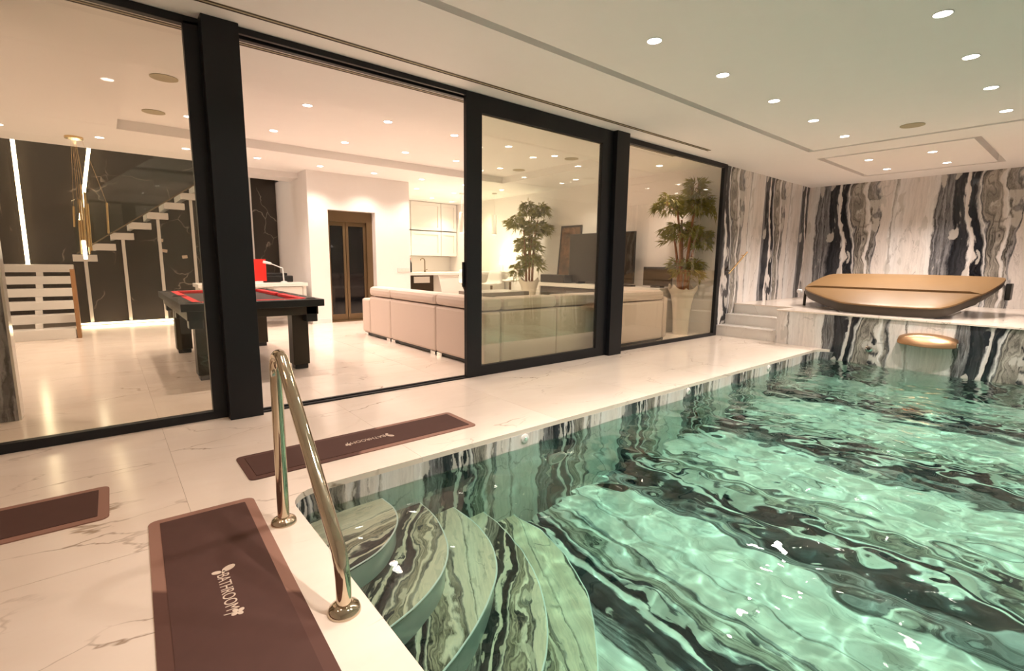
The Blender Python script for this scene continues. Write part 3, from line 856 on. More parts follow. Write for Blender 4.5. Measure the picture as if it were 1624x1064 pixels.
# ------------------------------------------------------------------ spa cover
def cz_(x): return .675 + .19 * (x - 8.3)
out = [(8.30, 2.30), (8.40, 2.52), (9.14, 3.26), (9.3, 3.30), (10.28, 3.30), (10.40, 3.1), (10.40, 1.1), (10.3, .96), (9.3, 1.06), (9.14, 1.14), (8.42, 1.30), (8.30, 1.46)]
o = thing('spa_cover', 'large folding bronze leatherette spa cover tilted up over the platform', 'spa cover', (0, 0, 0))
TH = .145
def chaikin(p, n=2):
    for _ in range(n):
        q = []
        for a, b in zip(p, p[1:] + p[:1]):
            q += [(a[0] * .75 + b[0] * .25, a[1] * .75 + b[1] * .25), (a[0] * .25 + b[0] * .75, a[1] * .25 + b[1] * .75)]
        p = q
    return p
full = chaikin([(8.27, 2.38), (8.48, 2.66), (9.0, 3.2), (9.3, 3.32), (10.2, 3.32), (10.42, 3.2), (10.42, 1.0), (10.2, .93), (9.3, 1.03), (9.0, 1.13), (8.5, 1.24), (8.27, 1.40)])
def cut(p, x, keep_low):
    out_ = []
    for a, b in zip(p, p[1:] + p[:1]):
        ina, inb = (a[0] <= x) == keep_low, (b[0] <= x) == keep_low
        if ina: out_.append(a)
        if ina != inb:
            k = (x - a[0]) / (b[0] - a[0]); out_.append((x, a[1] + (b[1] - a[1]) * k))
    return out_
def skirted(poly, name, xc):
    mb = MB(); bm = mb.bm
    cx = sum(p[0] for p in poly) / len(poly); cy = sum(p[1] for p in poly) / len(poly)
    def at(k, dz):
        return [bm.verts.new((x + (cx - x) * k * (0 if abs(x - xc) < .002 else 1), y + (cy - y) * k, cz_(x + (cx - x) * k) + dz)) for x, y in poly]
    R0, R1, R2, R3 = at(0.0, -.022), at(.006, -.006), at(.03, 0.0), at(.12, .010)
    n_ = len(poly)
    low = at(0.0, -.023)
    for A, B in ((low, R0), (R0, R1), (R1, R2), (R2, R3)):
        for k in range(n_): bm.faces.new((A[k], A[(k + 1) % n_], B[(k + 1) % n_], B[k]))
    bm.faces.new(R3); bm.faces.new(list(reversed(low)))
    pn = mb.build(name, 'leather_bronze', o, smooth=True)
    mb = MB(); bm = mb.bm
    A, B, Cc = at(.004, -.024), at(.010, -.09), at(.05, -TH)
    for P_, Q_ in ((A, B), (B, Cc)):
        for k in range(n_): bm.faces.new((Q_[k], Q_[(k + 1) % n_], P_[(k + 1) % n_], P_[k]))
    bm.faces.new(A); bm.faces.new(list(reversed(Cc)))
    mb.build('skirt', 'leather_dark', pn, smooth=True)
    return pn
skirted(cut(full, 9.195, True), 'front_panel', 9.195)
skirted(cut(full, 9.205, False), 'rear_panel', 9.205)
mb = MB().hull([(9.17, 3.26, cz_(9.17) - .05), (9.23, 3.26, cz_(9.23) - .05), (9.23, 1.12, cz_(9.23) - .05), (9.17, 1.12, cz_(9.17) - .05)], [(9.175, 3.26, cz_(9.18) - .004), (9.225, 3.26, cz_(9.22) - .004), (9.225, 1.12, cz_(9.22) - .004), (9.175, 1.12, cz_(9.18) - .004)])
mb.build('hinge_fold', 'leather_dark', o)
for y in (2.9, 1.6):
    MB().tube([(9.7, y, PZ), (9.7, y, cz_(9.7) - .12)], .02, 10).build('prop', 'black_plastic', o, smooth=True)
    box('prop_foot', 'black_plastic', o, 9.65, 9.75, y - .04, y + .04, PZ, PZ + .015)
MB().tube([(9.25, 3.28, PZ), (9.25, 3.28, cz_(9.25) - .08)], .022, 10).build('prop', 'leather_dark', o, smooth=True)
MB().lathe([(.028, 0), (.033, .01), (.033, .06), (.028, .07)], c=(9.12, 3.29, .775), axis='Y').build('grip', 'white_trim', o, smooth=True)
box('lifter_pad', 'black_plastic', o, 9.95, 10.2, .86, .92, .74, .98, bev=.01)
o = thing('spa_tub', 'sunken spa tub rim under the tilted cover', 'spa', (9.55, 2.2, PZ))
MB().prism(rrect(1.3, 1.7, .25, 6), 0.0, .02).build('rim', 'step_marble', o)
MB().prism(rrect(1.1, 1.5, .22, 6), .02, .024).build('shell', 'white_trim', o)

# ------------------------------------------------------------------ pool table
o = thing('pool_table', 'black pool table with red cushions and dark cloth behind the steel post', 'pool table', (1.165, 6.62, 0))
W_, L_ = .655, 1.21
mb = MB()
mb.box(-W_, W_, -L_, -L_ + .13, .71, .785, bev=.006); mb.box(-W_, W_, L_ - .13, L_, .71, .785, bev=.006)
mb.box(-W_, -W_ + .13, -L_ + .13, L_ - .13, .71, .785, bev=.006); mb.box(W_ - .13, W_, -L_ + .13, L_ - .13, .71, .785, bev=.006)
mb.build('top_rail', 'table_black', o)
MB().box(-W_ + .05, W_ - .05, -L_ + .06, L_ - .06, .62, .712, bev=.004).build('apron', 'table_wood', o)
box('cloth', 'felt_dark', o, -W_ + .128, W_ - .128, -L_ + .128, L_ - .128, .712, .752)
def cush(x0, x1, y0, y1):
    MB().box(x0, x1, y0, y1, .752, .788, bev=.006).build('cushion', 'felt_red', o)
for s in (-1, 1):
    cush(-W_ + .19, W_ - .19, s * (L_ - .17) - .028, s * (L_ - .17) + .04 * 1)
    for a, b in ((-L_ + .2, -.07), (.07, L_ - .2)):
        cush(s * (W_ - .155) - .035, s * (W_ - .155) + .035, a, b)
for sx in (-1, 1):
    for sy in (-1, 0, 1):
        MB().lathe([(.062, .753), (.062, .79), (.05, .792), (.045, .753)], c=(sx * (W_ - .11), sy * (L_ - .11), 0), seg=18).build('pocket', 'black_plastic', o, smooth=True)
        box('pocket_box', 'table_black', o, sx * (W_ - .12) - .06, sx * (W_ - .12) + .06, sy * (L_ - .13) - .07, sy * (L_ - .13) + .07, .54, .712, bev=.008)
for sx in (-1, 1):
    for sy in (-1, 1):
        lg = MB().box(sx * .45 - .085, sx * .45 + .085, sy * .92 - .085, sy * .92 + .085, .05, .62, bev=.006).build('leg', 'table_wood', o)
        MB().box(sx * .45 - .07, sx * .45 + .07, sy * .92 - .07, sy * .92 + .07, 0, .05, bev=.006).build('foot', 'black_plastic', lg)
for i in range(3):
    for s in (-1, 1):
        MB().lathe([(.007, .785), (.005, .787)], c=(-W_ + .25 + .27 * i + .13, s * (L_ - .06), 0), seg=10).build('sight', 'mat_print', o)
for i in range(6):
    for s in (-1, 1):
        MB().lathe([(.007, .785), (.005, .787)], c=(s * (W_ - .06), -L_ + .4 + .32 * i, 0), seg=10).build('sight', 'mat_print', o)

# ------------------------------------------------------------------ sofa
sofa = thing('corner_sofa', 'large cream upholstered corner sofa seen from behind', 'sofa', (0, 0, 0))
SX, SY = 3.21, 4.36
segs = [(4.36, 5.42), (5.42, 6.72), (6.72, 7.45)]
for a, b in segs:
    box('back_section', 'sofa_fabric', sofa, SX, SX + .24, a + .004, b - .004, .05, .645, bev=.03)
    box('headrest', 'sofa_fabric', sofa, SX - .005, SX + .27, a + .003, b - .003, .655, .80, bev=.05)
    if a > 4.4:
        box('seat_cushion', 'sofa_fabric', sofa, SX + .245, SX + 1.0, a + .004, b - .004, .14, .44, bev=.04)
box('armrest', 'sofa_fabric', sofa, SX - .002, SX + 1.0, 7.455, 7.75, .05, .60, bev=.035)
box('plinth', 'black_plastic', sofa, SX + .03, SX + .95, SY + .03, 7.72, .015, .06)
xs2 = [(SX, 4.35), (4.35, 5.5), (5.5, 6.68)]
for i, (a, b) in enumerate(xs2):
    a0 = a + .245 if i == 0 else a
    box('back_section', 'sofa_fabric', sofa, a0 + .004, b - .004, SY, SY + .24, .05, .645, bev=.03)
    box('headrest', 'sofa_fabric', sofa, a0 + .03, b - .003, SY - .005, SY + .27, .655, .80, bev=.05)
    box('seat_cushion', 'sofa_fabric', sofa, a0 + .004, b - .004, SY + .245, SY + 1.0, .14, .44, bev=.04)
box('end_panel', 'sofa_fabric', sofa, 6.685, 6.80, SY, SY + 1.0, .05, .70, bev=.04)
box('plinth', 'black_plastic', sofa, SX + .95, 6.75, SY + .03, SY + .95, .015, .06)
for y in (7.60, 6.80, 6.64, 5.50, 5.34, 4.5):
    box('foot', 'chrome', sofa, SX + .005, SX + .09, y - .06, y + .06, 0, .05)
for x in (4.3, 5.45, 6.6):
    box('foot', 'chrome', sofa, x - .06, x + .06, SY + .005, SY + .09, 0, .05)

# ------------------------------------------------------------------ bamboo plants
def plant(x, y, h, spread, label, seed, tiers):
    rnd = random.Random(seed)
    o = thing('bamboo_plant', label, 'plant', (x, y, 0))
    # square tulip pot with four pointed lips
    mb = MB(); bm = mb.bm
    rings = []
    N4 = 48
    for k, (r, z) in enumerate([(.12, 0), (.125, .02), (.135, .25), (.155, .5), (.19, .68), (.235, .78)]):
        ring = []
        for i in range(N4):
            a = 2 * math.pi * i / N4 + math.pi / 4
            sq = 1.0 / max(abs(math.cos(a - math.pi / 4)), abs(math.sin(a - math.pi / 4)))
            rr_ = r * (0.72 + .28 * sq * (1 + .15 * (k == 5)))
            lip = .085 * max(0, (sq - 1) / .414) ** 1.5 * max(0, (k - 3) / 2) if k > 3 else 0
            dip = .03 * math.cos(4 * (a - math.pi / 4)) * (1 if k == 5 else 0)
            ring.append(bm.verts.new((rr_ * math.cos(a), rr_ * math.sin(a), z + lip + (dip if lip == 0 else 0))))
        rings.append(ring)
    for a_, b_ in zip(rings, rings[1:]):
        for i in range(N4):
            bm.faces.new((a_[i], a_[(i + 1) % N4], b_[(i + 1) % N4], b_[i]))
    inner = [bm.verts.new((v.co.x * .9, v.co.y * .9, v.co.z - .005)) for v in rings[-1]]
    deep = [bm.verts.new((v.co.x * .62, v.co.y * .62, .66)) for v in rings[-1]]
    for i in range(N4):
        j = (i + 1) % N4
        bm.faces.new((rings[-1][i], rings[-1][j], inner[j], inner[i]))
        bm.faces.new((inner[i], inner[j], deep[j], deep[i]))
    bm.faces.new(list(reversed(rings[0]))); bm.faces.new(deep)
    mb.build('pot', 'pot_white', o, smooth=True)
    tips = []
    for i in range(6):
        a = i * 1.05 + seed
        bx, by = .075 * math.cos(a), .075 * math.sin(a)
        tx, ty = bx * 2.4 + rnd.uniform(-.05, .05), by * 2.4 + rnd.uniform(-.05, .05)
        hh = h * rnd.uniform(.66, .92)
        pth, rad = [], []
        n_ = 14
        for k in range(n_ + 1):
            q = k / n_
            pth.append((bx + (tx - bx) * q * q, by + (ty - by) * q * q, .66 + (hh - .66) * q))
            rad.append((.031 if k % 2 else .028) * (1 - .45 * q))
        MB().tube(pth, rad, 10).build('cane', 'cane', o, smooth=True)
        tips.append((tx, ty, hh))
    mb = MB(); bm = mb.bm
    def leaf(p, d, ln, w):
        d = d.normalized()
        s_ = d.cross(Vector((0, 0, 1)))
        if s_.length < .1: s_ = Vector((1, 0, 0))
        s_.normalize()
        s_ = (s_ + Vector((rnd.uniform(-.5, .5), rnd.uniform(-.5, .5), rnd.uniform(-.5, .5)))).normalized()
        dr = Vector((0, 0, -.25 * ln))
        a = bm.verts.new(p); b = bm.verts.new(p + d * ln * .4 + s_ * w); c_ = bm.verts.new(p + d * ln * .4 - s_ * w)
        e_ = bm.verts.new(p + d * ln + dr)
        for v_ in (a, b, c_, e_):
            v_.co.x = min(v_.co.x, 7.985 - x); v_.co.y = max(v_.co.y, 4.29 - y)
        bm.faces.new((a, b, e_)); bm.faces.new((a, e_, c_))
    for (z, r, cnt, ox, oy) in tiers:
        for k in range(int(cnt * 1.9)):
            a = rnd.uniform(0, 2 * math.pi); q = rnd.uniform(.15, 1.0)
            base_ = Vector((ox + r * q * math.cos(a), oy + r * q * math.sin(a), z + rnd.uniform(-.12, .14) - .10 * q * q))
            od = Vector((math.cos(a), math.sin(a), rnd.uniform(-.5, .55)))
            MB_n = rnd.randint(5, 8)
            for g in range(MB_n):
                d = od + Vector((rnd.uniform(-.9, .9), rnd.uniform(-.9, .9), rnd.uniform(-.75, .6)))
                leaf(base_, d, rnd.uniform(.10, .19), rnd.uniform(.008, .014))
    lf = mb.build('foliage', 'bamboo_leaf', o)
    lf['kind'] = 'stuff'
    mb = MB()
    for (z, r, cnt, ox, oy) in tiers:
        for k in range(10):
            a = rnd.uniform(0, 6.28)
            mb.tube([(ox * .5, oy * .5, z - .15), (min(ox + r * .75 * math.cos(a), 7.96 - x), max(oy + r * .75 * math.sin(a), 4.31 - y), z + rnd.uniform(-.1, .1))], .004, 5)
    tw = mb.build('twigs', 'cane', o); tw['kind'] = 'stuff'
u_ = Vector((rt.x, rt.y, 0)).normalized()
def T(z, r, n, off): return (z, r, n, off * u_.x, off * u_.y)
plant(7.68, 4.66, 2.45, .45, 'tall bamboo plant in a white pointed pot beside the window post by the spa steps', 2,
      [T(2.48, .16, 34, .12), T(2.24, .20, 34, -.33), T(2.22, .26, 60, .18), T(1.78, .30, 60, -.08), T(1.66, .18, 30, .25), T(1.18, .28, 55, .05)])
plant(7.50, 8.46, 2.4, .45, 'tall bamboo plant in a white pot left of the framed picture', 5,
      [T(2.42, .15, 30, -.05), T(2.38, .14, 26, .25), T(2.12, .22, 40, -.30), T(2.0, .30, 60, .18), T(1.66, .28, 50, -.02), T(1.26, .30, 55, .02), T(1.06, .12, 20, -.27)])

# ------------------------------------------------------------------ media wall
o = thing('media_cabinet', 'long low white media cabinet with dark fronts under the television', 'cabinet', (7.5, 6.53, 0))
box('top_slab', 'cabinet_white', o, -.05, .49, -1.57, 1.57, .70, .78, bev=.004)
box('side_panel', 'cabinet_white', o, -.05, .49, -1.57, -1.52, 0, .70, bev=.004)
box('side_panel', 'cabinet_white', o, -.05, .49, 1.52, 1.57, 0, .70, bev=.004)
box('back_panel', 'cabinet_white', o, .44, .49, -1.52, 1.52, 0, .70)
for k in range(4):
    box('drawer_front', 'cabinet_dark', o, -.02, 0.0, -1.51 + .757 * k, -.76 + .757 * k, .06, .69, bev=.003)
box('plinth', 'cabinet_dark', o, 0.01, .44, -1.5, 1.5, 0, .06)
o = thing('television', 'large dark flat television standing on the media cabinet', 'television', (7.72, 6.58, .78))
box('housing', 'black_plastic', o, 0.0, .05, -.84, .84, .04, 1.03, bev=.006)
box('screen', 'tv_screen', o, -.004, 0.002, -.82, .82, .06, 1.015)
for s in (-.5, .5):
    box('foot', 'black_plastic', o, -.10, .12, s - .03, s + .03, 0, .045, bev=.004)
o = thing('sound_console', 'low dark speaker box on the cabinet left of the television', 'speaker', (7.55, 7.66, .78))
box('body', 'black_plastic', o, -.10, .14, -.37, .37, 0, .17, bev=.01)
box('grille', 'tv_screen', o, -.105, -.1, -.35, .35, .01, .16)
o = thing('computer_monitor', 'small dark monitor on the right end of the media cabinet', 'monitor', (7.70, 5.20, .78))
box('housing', 'black_plastic', o, 0, .03, -.3, .3, .03, .37, bev=.006)
box('screen', 'tv_screen', o, -.004, .001, -.285, .285, .045, .355)
box('stand', 'black_plastic', o, -.05, .1, -.1, .1, 0, .03, bev=.004)
o = thing('cable_box', 'flat black box lying on the media cabinet right of the television', 'set-top box', (7.55, 5.75, .78))
box('body', 'black_plastic', o, -.08, .08, -.14, .14, 0, .03, bev=.004)
box('display', 'tv_screen', o, -.083, -.08, -.08, .08, .008, .022)
o = thing('framed_picture', 'framed brown picture leaning on the wall behind the television', 'picture', (7.86, 7.63, .783))
o.rotation_euler = (0, math.radians(5.5), 0)
mb = MB()
mb.box(0, .03, -.31, -.27, 0, 1.24); mb.box(0, .03, .27, .31, 0, 1.24); mb.box(0, .03, -.27, .27, 0, .04); mb.box(0, .03, -.27, .27, 1.20, 1.24)
mb.build('frame', 'black_plastic', o)
mb = MB()
mb.box(.005, .02, -.27, .27, .04, 1.20)
mb.build('print', 'picture_print', o)

# ------------------------------------------------------------------ dining and kitchen
o = thing('coffee_table', 'dark grey slab table showing above the sofa back', 'table', (5.75, 7.5, 0))
box('slab', 'grey_top', o, -.55, .55, -.4, .4, .58, .655, bev=.006)
box('lower_shelf', 'cabinet_dark', o, -.45, .65, -.36, .36, .50, .56)
for sx in (-1, 1):
    for sy in (-1, 1):
        box('leg', 'cabinet_dark', o, sx * .42 - .03, sx * .42 + .03, sy * .3 - .03, sy * .3 + .03, 0, .58)
def stool(x, y, rz, label, seat=.80):
    o = thing('bar_stool', label, 'stool', (x, y, 0), rz, 'white moulded stools')
    pr = [(-.2, seat - .02), (-.1, seat - .035), (.1, seat - .03), (.17, seat), (.20, seat + .08), (.215, seat + .2), (.235, seat + .29)]
    mb = MB(); bm = mb.bm
    rows = []
    for k, (a, z) in enumerate(pr):
        wd = .2 if k < 4 else .2 - .02 * (k - 3)
        rows.append([bm.verts.new((a, s * wd, z + (.02 * s * s if k < 5 else 0))) for s in (-1, -.5, 0, .5, 1)])
    for r0, r1 in zip(rows, rows[1:]):
        for k in range(4): bm.faces.new((r0[k], r0[k + 1], r1[k + 1], r1[k]))
    sh = mb.build('shell', 'cabinet_white', o, smooth='all')
    md = sh.modifiers.new('thick', 'SOLIDIFY'); md.thickness = .025
    MB().tube([(0, 0, .02), (0, 0, seat - .04)], .028, 12).build('stem', 'bronze_frame', o, smooth=True)
    MB().lathe([(.2, 0), (.2, .012), (.05, .025)]).build('foot_plate', 'white_trim', o, smooth=True)
stool(7.5, 9.15, .25, 'white moulded bar stool with stem, nearest the bamboo plant')
stool(6.75, 8.9, .5, 'white moulded stool left of the stool beside the bamboo plant', .72)
stool(6.25, 9.05, 1.4, 'white moulded stool partly hidden by the sliding door stile', .74)
o = thing('bar_counter', 'white bar counter with a slanted support and dark front panels', 'counter', (0, 0, 0))
box('worktop', 'cabinet_white', o, 5.15, 7.95, 9.72, 10.4, .90, .96, bev=.004)
box('front_panel', 'cabinet_dark', o, 5.2, 5.86, 9.95, 10.0, 0.06, .89)
box('front_panel', 'cabinet_dark', o, 6.42, 6.9, 9.95, 10.0, 0.06, .89)
MB().hull([(6.08, 9.75, 0), (6.80, 9.75, 0), (6.80, 10.3, 0), (6.08, 10.3, 0)], [(5.87, 9.75, .90), (6.41, 9.75, .90), (6.41, 10.3, .90), (5.87, 10.3, .90)]).build('slanted_support', 'cabinet_white', o)
box('end_panel', 'cabinet_white', o, 7.0, 7.95, 9.93, 10.3, 0, .90)
box('shelf', 'cabinet_white', o, 5.35, 5.75, 9.93, 9.95, .72, .86)
o = thing('kitchen_tap', 'slim metal kitchen tap on the white bar counter', 'tap', (5.78, 10.2, .96))
MB().tube([(0, 0, 0), (0, 0, .26), (-.02, 0, .30), (-.06, 0, .315), (-.10, 0, .30), (-.11, 0, .27)], .012, 10).build('spout', 'bronze_frame', o, smooth=True)
MB().lathe([(.025, 0), (.025, .03), (.015, .04)]).build('base', 'bronze_frame', o, smooth=True)
MB().tube([(.02, 0, .05), (.07, 0, .06)], .006, 8).build('lever', 'bronze_frame', o, smooth=True)
cab_x = [(5.6, 6.5), (6.5, 7.45), (7.45, 7.98)]
kw = ['by the lift wall', 'in the middle of the wall', 'by the dining side wall']
for i, (a, b) in enumerate(cab_x):
    for z0, z1, nm in ((1.36, 2.04, 'lower'), (2.06, 2.822, 'upper')):
        o = thing('wall_cabinet', f'{nm} white panelled kitchen wall cabinet {kw[i]}', 'cabinet', (0, 0, 0), group='kitchen wall cabinets')
        box('body', 'cabinet_white', o, a + .004, b - .004, 12.25, 12.597, z0, z1)
        d_ = box('door', 'cabinet_white', o, a + .008, b - .008, 12.225, 12.25, z0 + .004, z1 - .004, bev=.003)
        mb = MB(); x0, x1 = a + .008, b - .008; zz0, zz1 = z0 + .004, z1 - .004; f = .085
        mb.box(x0, x0 + f, 12.20, 12.225, zz0, zz1); mb.box(x1 - f, x1, 12.20, 12.225, zz0, zz1)
        mb.box(x0 + f, x1 - f, 12.20, 12.225, zz0, zz0 + f); mb.box(x0 + f, x1 - f, 12.20, 12.225, zz1 - f, zz1)
        mb.build('door_frame', 'cabinet_white', d_)
    o = thing('base_cabinet', f'white kitchen base cabinet {kw[i]}', 'cabinet', (0, 0, 0), group='kitchen base cabinets')
    box('body', 'cabinet_white', o, a + .004, b - .004, 12.02, 12.597, 0.08, .87)
    box('door', 'cabinet_white', o, a + .01, b - .01, 12.0, 12.02, .1, .86, bev=.004)
o = thing('kitchen_worktop', 'pale worktop running along the kitchen back wall', 'worktop', (0, 0, 0))
box('slab', 'cabinet_white', o, 5.6, 7.98, 11.98, 12.597, .87, .91, bev=.004)
box('splashback', 'cabinet_white', o, 5.6, 7.98, 12.58, 12.597, .911, 1.35)
o = thing('wine_bottle', 'dark bottle standing on the bar counter by the lift wall', 'bottle', (5.27, 9.95, .96))
# stands on a small shelf box
MB().lathe([(.036, 0), (.037, .01), (.037, .19), (.03, .22), (.014, .25), (.013, .31)], seg=16).build('body', 'black_plastic', o, smooth=True)
MB().lathe([(.0145, .285), (.0145, .312), (.012, .315)], seg=12).build('cap', 'red_screen', o, smooth=True)
def pendant(x, y, label, zt=1.86, zb=2.32):
    o = thing('pendant_lamp', label, 'pendant lamp', (x, y, 0), group='white cylinder pendants')
    MB().lathe([(.055, CEIL - .03), (.055, CEIL - .001)], seg=16).build('canopy', 'cabinet_white', o, smooth=True)
    MB().tube([(0, 0, zb), (0, 0, CEIL - .02)], .004, 6).build('cord', 'white_trim', o)
    MB().lathe([(.055, zt), (.06, zt + .01), (.06, zb - .02), (.05, zb)], seg=18).build('shade', 'cabinet_white', o, smooth=True)
    MB().lathe([(.05, zt - .004), (.05, zt - .001)], seg=16).build('bulb', 'pendant_glow', o)
    ld = bpy.data.lights.new('beam', 'POINT'); ld.energy = 8; ld.color = LOUNGE_C; ld.shadow_soft_size = .04
    lo = bpy.data.objects.new('beam', ld); col.objects.link(lo); lo.parent = o; lo.location = (0, 0, zt - .07)
pendant(6.75, 10.1, 'white cylinder pendant over the bar, left of the sliding door stile', 1.90, 2.38)
pendant(7.32, 9.55, 'white cylinder pendant over the bar, seen through the sliding door')
o = thing('table_lamp', 'small glowing lamp beside the stool and bamboo plant', 'lamp', (7.75, 9.75, .96))
MB().lathe([(.06, 0), (.06, .015), (.012, .03), (.012, .2)], seg=16).build('base', 'cabinet_white', o, smooth=True)
MB().lathe([(.09, .2), (.07, .38)], seg=20).build('shade', 'pendant_glow', o, smooth=True)
ld = bpy.data.lights.new('glow', 'POINT'); ld.energy = 7; ld.color = (1.0, .82, .55); ld.shadow_soft_size = .08
lo = bpy.data.objects.new('glow', ld); col.objects.link(lo); lo.parent = o; lo.location = (0, 0, .5)

# ------------------------------------------------------------------ lift
d2 = struct('door_2', 'glazed bronze two-leaf lift door in its recess', 'door')
DY = EY + .22
box('jamb', 'bronze_frame', d2, EX0, EX0 + .05, DY - .06, DY + .1, 0, EZ)
box('jamb', 'bronze_frame', d2, EX1 - .12, EX1, DY - .06, DY + .1, 0, EZ)
box('head', 'bronze_frame', d2, EX0 + .05, EX1 - .12, DY - .06, DY + .1, EZ - .2, EZ)
for a, b in ((EX0 + .05, 3.735), (3.745, EX1 - .12)):
    mb = MB(); f = .05
    mb.box(a, a + f, DY, DY + .04, .02, EZ - .2); mb.box(b - f, b, DY, DY + .04, .02, EZ - .2)
    mb.box(a + f, b - f, DY, DY + .04, .02, .14); mb.box(a + f, b - f, DY, DY + .04, EZ - .28, EZ - .2)
    lf = mb.build('leaf_frame', 'bronze_frame', d2)
    box('pane', 'lift_glass', lf, a + f, b - f, DY + .015, DY + .025, .14, EZ - .28)
box('backing', 'black_plastic', d2, EX0, EX1, DY + .12, DY + .16, 0, EZ)
box('sill', 'bronze_frame', d2, EX0, EX1, EY + .05, DY + .1, 0, .018)
o = thing('switch_plate', 'wide white switch plate on the wall beside the lift', 'switch', (4.87, EY, 1.02))
box('plate', 'white_trim', o, -.14, .14, -.012, 0, -.045, .045, bev=.003)
for k in range(3):
    box('rocker', 'cabinet_white', o, -.125 + k * .085, -.045 + k * .085, -.016, -.012, -.033, .033)

# ------------------------------------------------------------------ desk corner
o = thing('desk', 'long white desk behind the pool table', 'desk', (0, 0, 0))
box('top', 'cabinet_white', o, 1.15, 2.88, 9.4, 10.05, .73, .79, bev=.004)
box('side_panel', 'cabinet_white', o, 2.80, 2.86, 9.45, 10.0, 0, .73)
box('side_panel', 'cabinet_white', o, 1.18, 1.24, 9.45, 10.0, 0, .73)
box('drawer', 'cabinet_white', o, 2.3, 2.79, 9.44, 10.0, .52, .72, bev=.004)
box('back_panel', 'cabinet_white', o, 1.25, 2.79, 9.98, 10.0, .1, .72)
o = thing('red_monitor', 'bright red square panel standing on the white desk', 'monitor', (2.08, 9.7, .79))
box('panel', 'red_screen', o, -.32, .17, -.012, .012, .03, .42, bev=.003)
box('housing', 'black_plastic', o, -.315, .185, .013, .03, .04, .415, bev=.003)
box('stand', 'white_trim', o, -.1, .1, -.05, .08, 0, .03, bev=.004)
o = thing('desk_lamp', 'white jointed desk lamp on the white desk', 'desk lamp', (2.52, 9.62, .79))
MB().lathe([(.055, 0), (.055, .02), (.02, .03)]).build('base', 'white_trim', o, smooth=True)
MB().tube([(0, 0, .02), (-.01, 0, .26)], .011, 10).build('post', 'white_trim', o, smooth=True)
MB().tube([(-.01, 0, .26), (-.22, 0, .35)], .009, 10).build('arm', 'white_trim', o, smooth=True)
MB().tube([(-.20, 0, .345), (-.33, 0, .375)], [.02, .026], 10).build('head', 'white_trim', o, smooth=True)
o = thing('printer', 'black office machine at the end of the white desk', 'printer', (2.55, 9.93, .79))
box('body', 'black_plastic', o, -.35, .2, -.08, .08, 0, .12, bev=.015)
box('lid', 'black_plastic', o, -.33, .1, -.07, .08, .12, .17, bev=.01)

# ------------------------------------------------------------------ staircase
o = thing('staircase', 'white floating-tread staircase against dark marble', 'staircase', (0, 0, 0))
for k in range(6):
    y0 = 9.8 + .28 * k; z1 = .148 + .186 * k
    z0 = 0 if k == 0 else z1 - .12
    box('tread', 'cabinet_white', o, -1.75, -.41, y0, y0 + (.32 if k < 5 else .95), z0, z1, bev=.004)
box('spine', 'cabinet_white', o, -.86, -.78, 10.0, 10.08, .148, .22)
for k in range(1, 5):
    y0 = 9.8 + .28 * k + .12; z1 = .148 + .186 * k
    box('spacer', 'cabinet_white', o, -.86, -.78, y0, y0 + .06, z1, z1 + .07)
box('newel_board', 'wood_trim', o, -.40, -.35, 9.78, 10.02, 0, 1.03, bev=.003)
for k in range(8):
    x0 = -.41 + .275 * k; z1 = 1.255 + .2 * k
    box('tread', 'cabinet_white', o, x0, x0 + .33, 11.5, 12.58, z1 - .12, z1, bev=.004)
    if k % 2 == 0:
        box('post', 'cabinet_white', o, x0 + .14, x0 + .19, 11.55, 11.60, 0.06, z1 - .12)
MB().hull([(-.4, 12.52, 0), (1.75, 12.52, 0), (1.75, 12.56, 0), (-.4, 12.56, 0)], [(-.4, 12.52, 1.0), (1.75, 12.52, 2.5), (1.75, 12.56, 2.5), (-.4, 12.56, 1.0)]).build('back_stringer', 'dark_marble', o)
MB().hull([(-.42, 11.62, .05), (1.75, 11.62, .05), (1.75, 11.66, .05), (-.42, 11.66, .05)], [(-.42, 11.62, 1.10), (1.75, 11.62, 2.62), (1.75, 11.66, 2.62), (-.42, 11.66, 1.10)]).build('under_panel', 'dark_marble', o)
box('under_base', 'dark_marble', o, -.42, 1.75, 11.62, 11.66, 0, .05)
mb = MB().hull([(-.35, 11.47, 1.25), (-.35, 11.482, 1.25), (1.75, 11.482, 2.80), (1.75, 11.47, 2.80)], [(-.35, 11.47, 2.15), (-.35, 11.482, 2.15), (1.75, 11.482, 3.7), (1.75, 11.47, 3.7)])
mb.build('glass_balustrade', 'rail_glass', o)
MB().tube([(-.35, 11.476, 1.27), (1.75, 11.476, 2.82)], .010, 8).build('bottom_channel', 'bronze_frame', o)
def led(name, label, pts, r, mat, power=0):
    o = thing(name, label, 'led strip', pts[0], group='linear led strips')
    p0 = Vector(pts[0])
    q = [tuple(Vector(p) - p0) for p in pts]
    MB().tube(q, r, 8).build('diffuser', mat, o)
    MB().tube([(x, y + r * .9, z) for x, y, z in q], r * 1.05, 8).build('profile', 'white_trim', o)
led('led_profile', 'slanted glowing led line on the dark marble wall at far left', [(-1.065, 12.53, 1.05), (-1.05, 12.53, 4.2)], .028, 'led_warm')
led('led_profile', 'slanted glowing led line on the dark marble above the lower stair', [(-.28, 12.53, 1.85), (.08, 12.53, 3.9)], .028, 'led_warm')
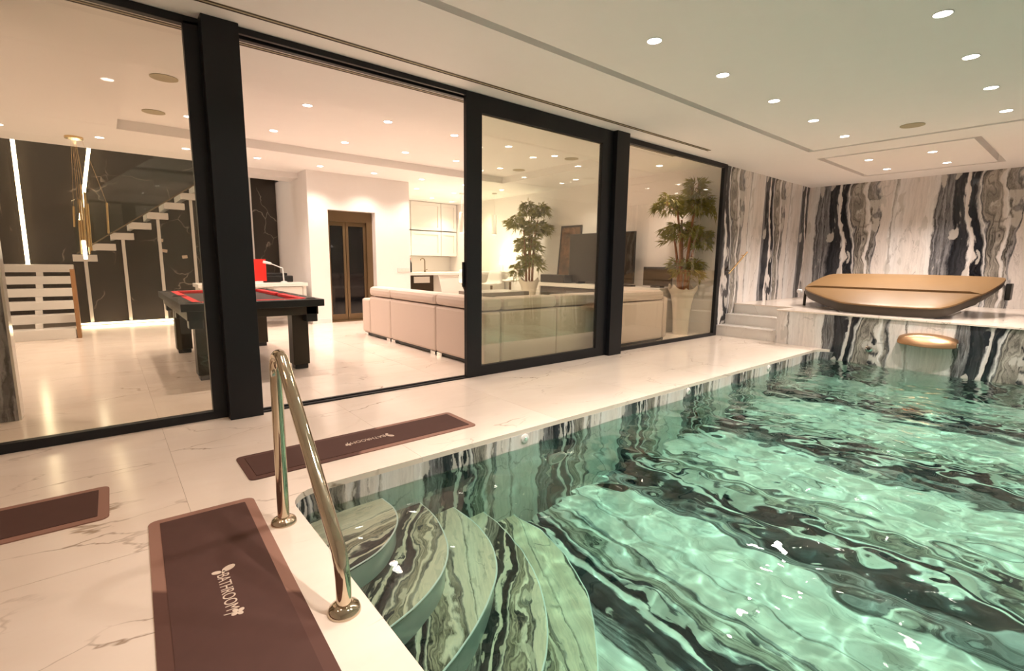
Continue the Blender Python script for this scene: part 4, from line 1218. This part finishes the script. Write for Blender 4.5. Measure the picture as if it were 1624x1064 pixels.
led('led_profile', 'bright led line along the floor under the upper stair flight', [(-.40, 11.53, .03), (1.75, 11.53, .03)], .016, 'led_floor')
for i, (px0, z) in enumerate(((.87, 1.55), (.92, 1.35), (1.24, 1.24))):  # cream patches imitate reflections in the glossy dark marble
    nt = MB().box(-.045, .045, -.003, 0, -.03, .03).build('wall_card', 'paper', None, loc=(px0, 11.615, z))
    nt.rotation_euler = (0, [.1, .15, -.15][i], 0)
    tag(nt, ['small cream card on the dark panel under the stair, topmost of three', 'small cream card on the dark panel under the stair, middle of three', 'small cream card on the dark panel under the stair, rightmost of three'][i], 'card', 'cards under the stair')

# chandelier of slim metal tubes
o = thing('tube_chandelier', 'cluster pendant of slim gold tubes hanging in front of the stair', 'chandelier', (-.17, 9.2, 0))
tb = [(-.10, 0, 1.62, 1.9), (-.06, .02, 1.25, 1.72), (-.03, 0, 1.2, 2.0), (.0, -.02, 1.35, 2.2), (.03, .0, 1.25, 2.1), (.05, .03, 1.3, 1.95), (.26, .05, 1.55, 1.98)]
for i, (dx, dy, a, b) in enumerate(tb):
    MB().tube([(dx, dy, a), (dx + .015, dy, b)], .013, 10).build('tube', 'gold', o, smooth=True)
    MB().tube([(dx + .015, dy, b), (dx * .3, 0, CEIL - .02)], .0015, 5).build('wire', 'gold', o)
MB().lathe([(.10, CEIL - .03), (.10, CEIL - .001)], seg=20).build('canopy', 'gold', o, smooth=True)
MB().lathe([(.02, 1.18), (.022, 1.20), (.022, 1.42), (.02, 1.44)], c=(-.02, -.03, 0), seg=12).build('bulb', 'pendant_glow', o, smooth=True)

# unseen fill lamps high in the stairwell
for i, (x, y) in enumerate([(-1.2, 11.2), (.9, 11.2)]):
    downlight(x, y, 5.2, ['downlight high above the lower stair flight', 'downlight high above the upper stair flight'][i], 'stairwell downlights', 90, LOUNGE_C)

# ------------------------------------------------------------------ refraction through the moving water
for l in POOL_SPOTS[7:]:
    l.cycles.is_caustics_light = True
water.cycles.is_caustics_caster = True
for root in (basin, pfloor, psteps):
    for ch in root.children_recursive:
        if ch.type == 'MESH': ch.cycles.is_caustics_receiver = True
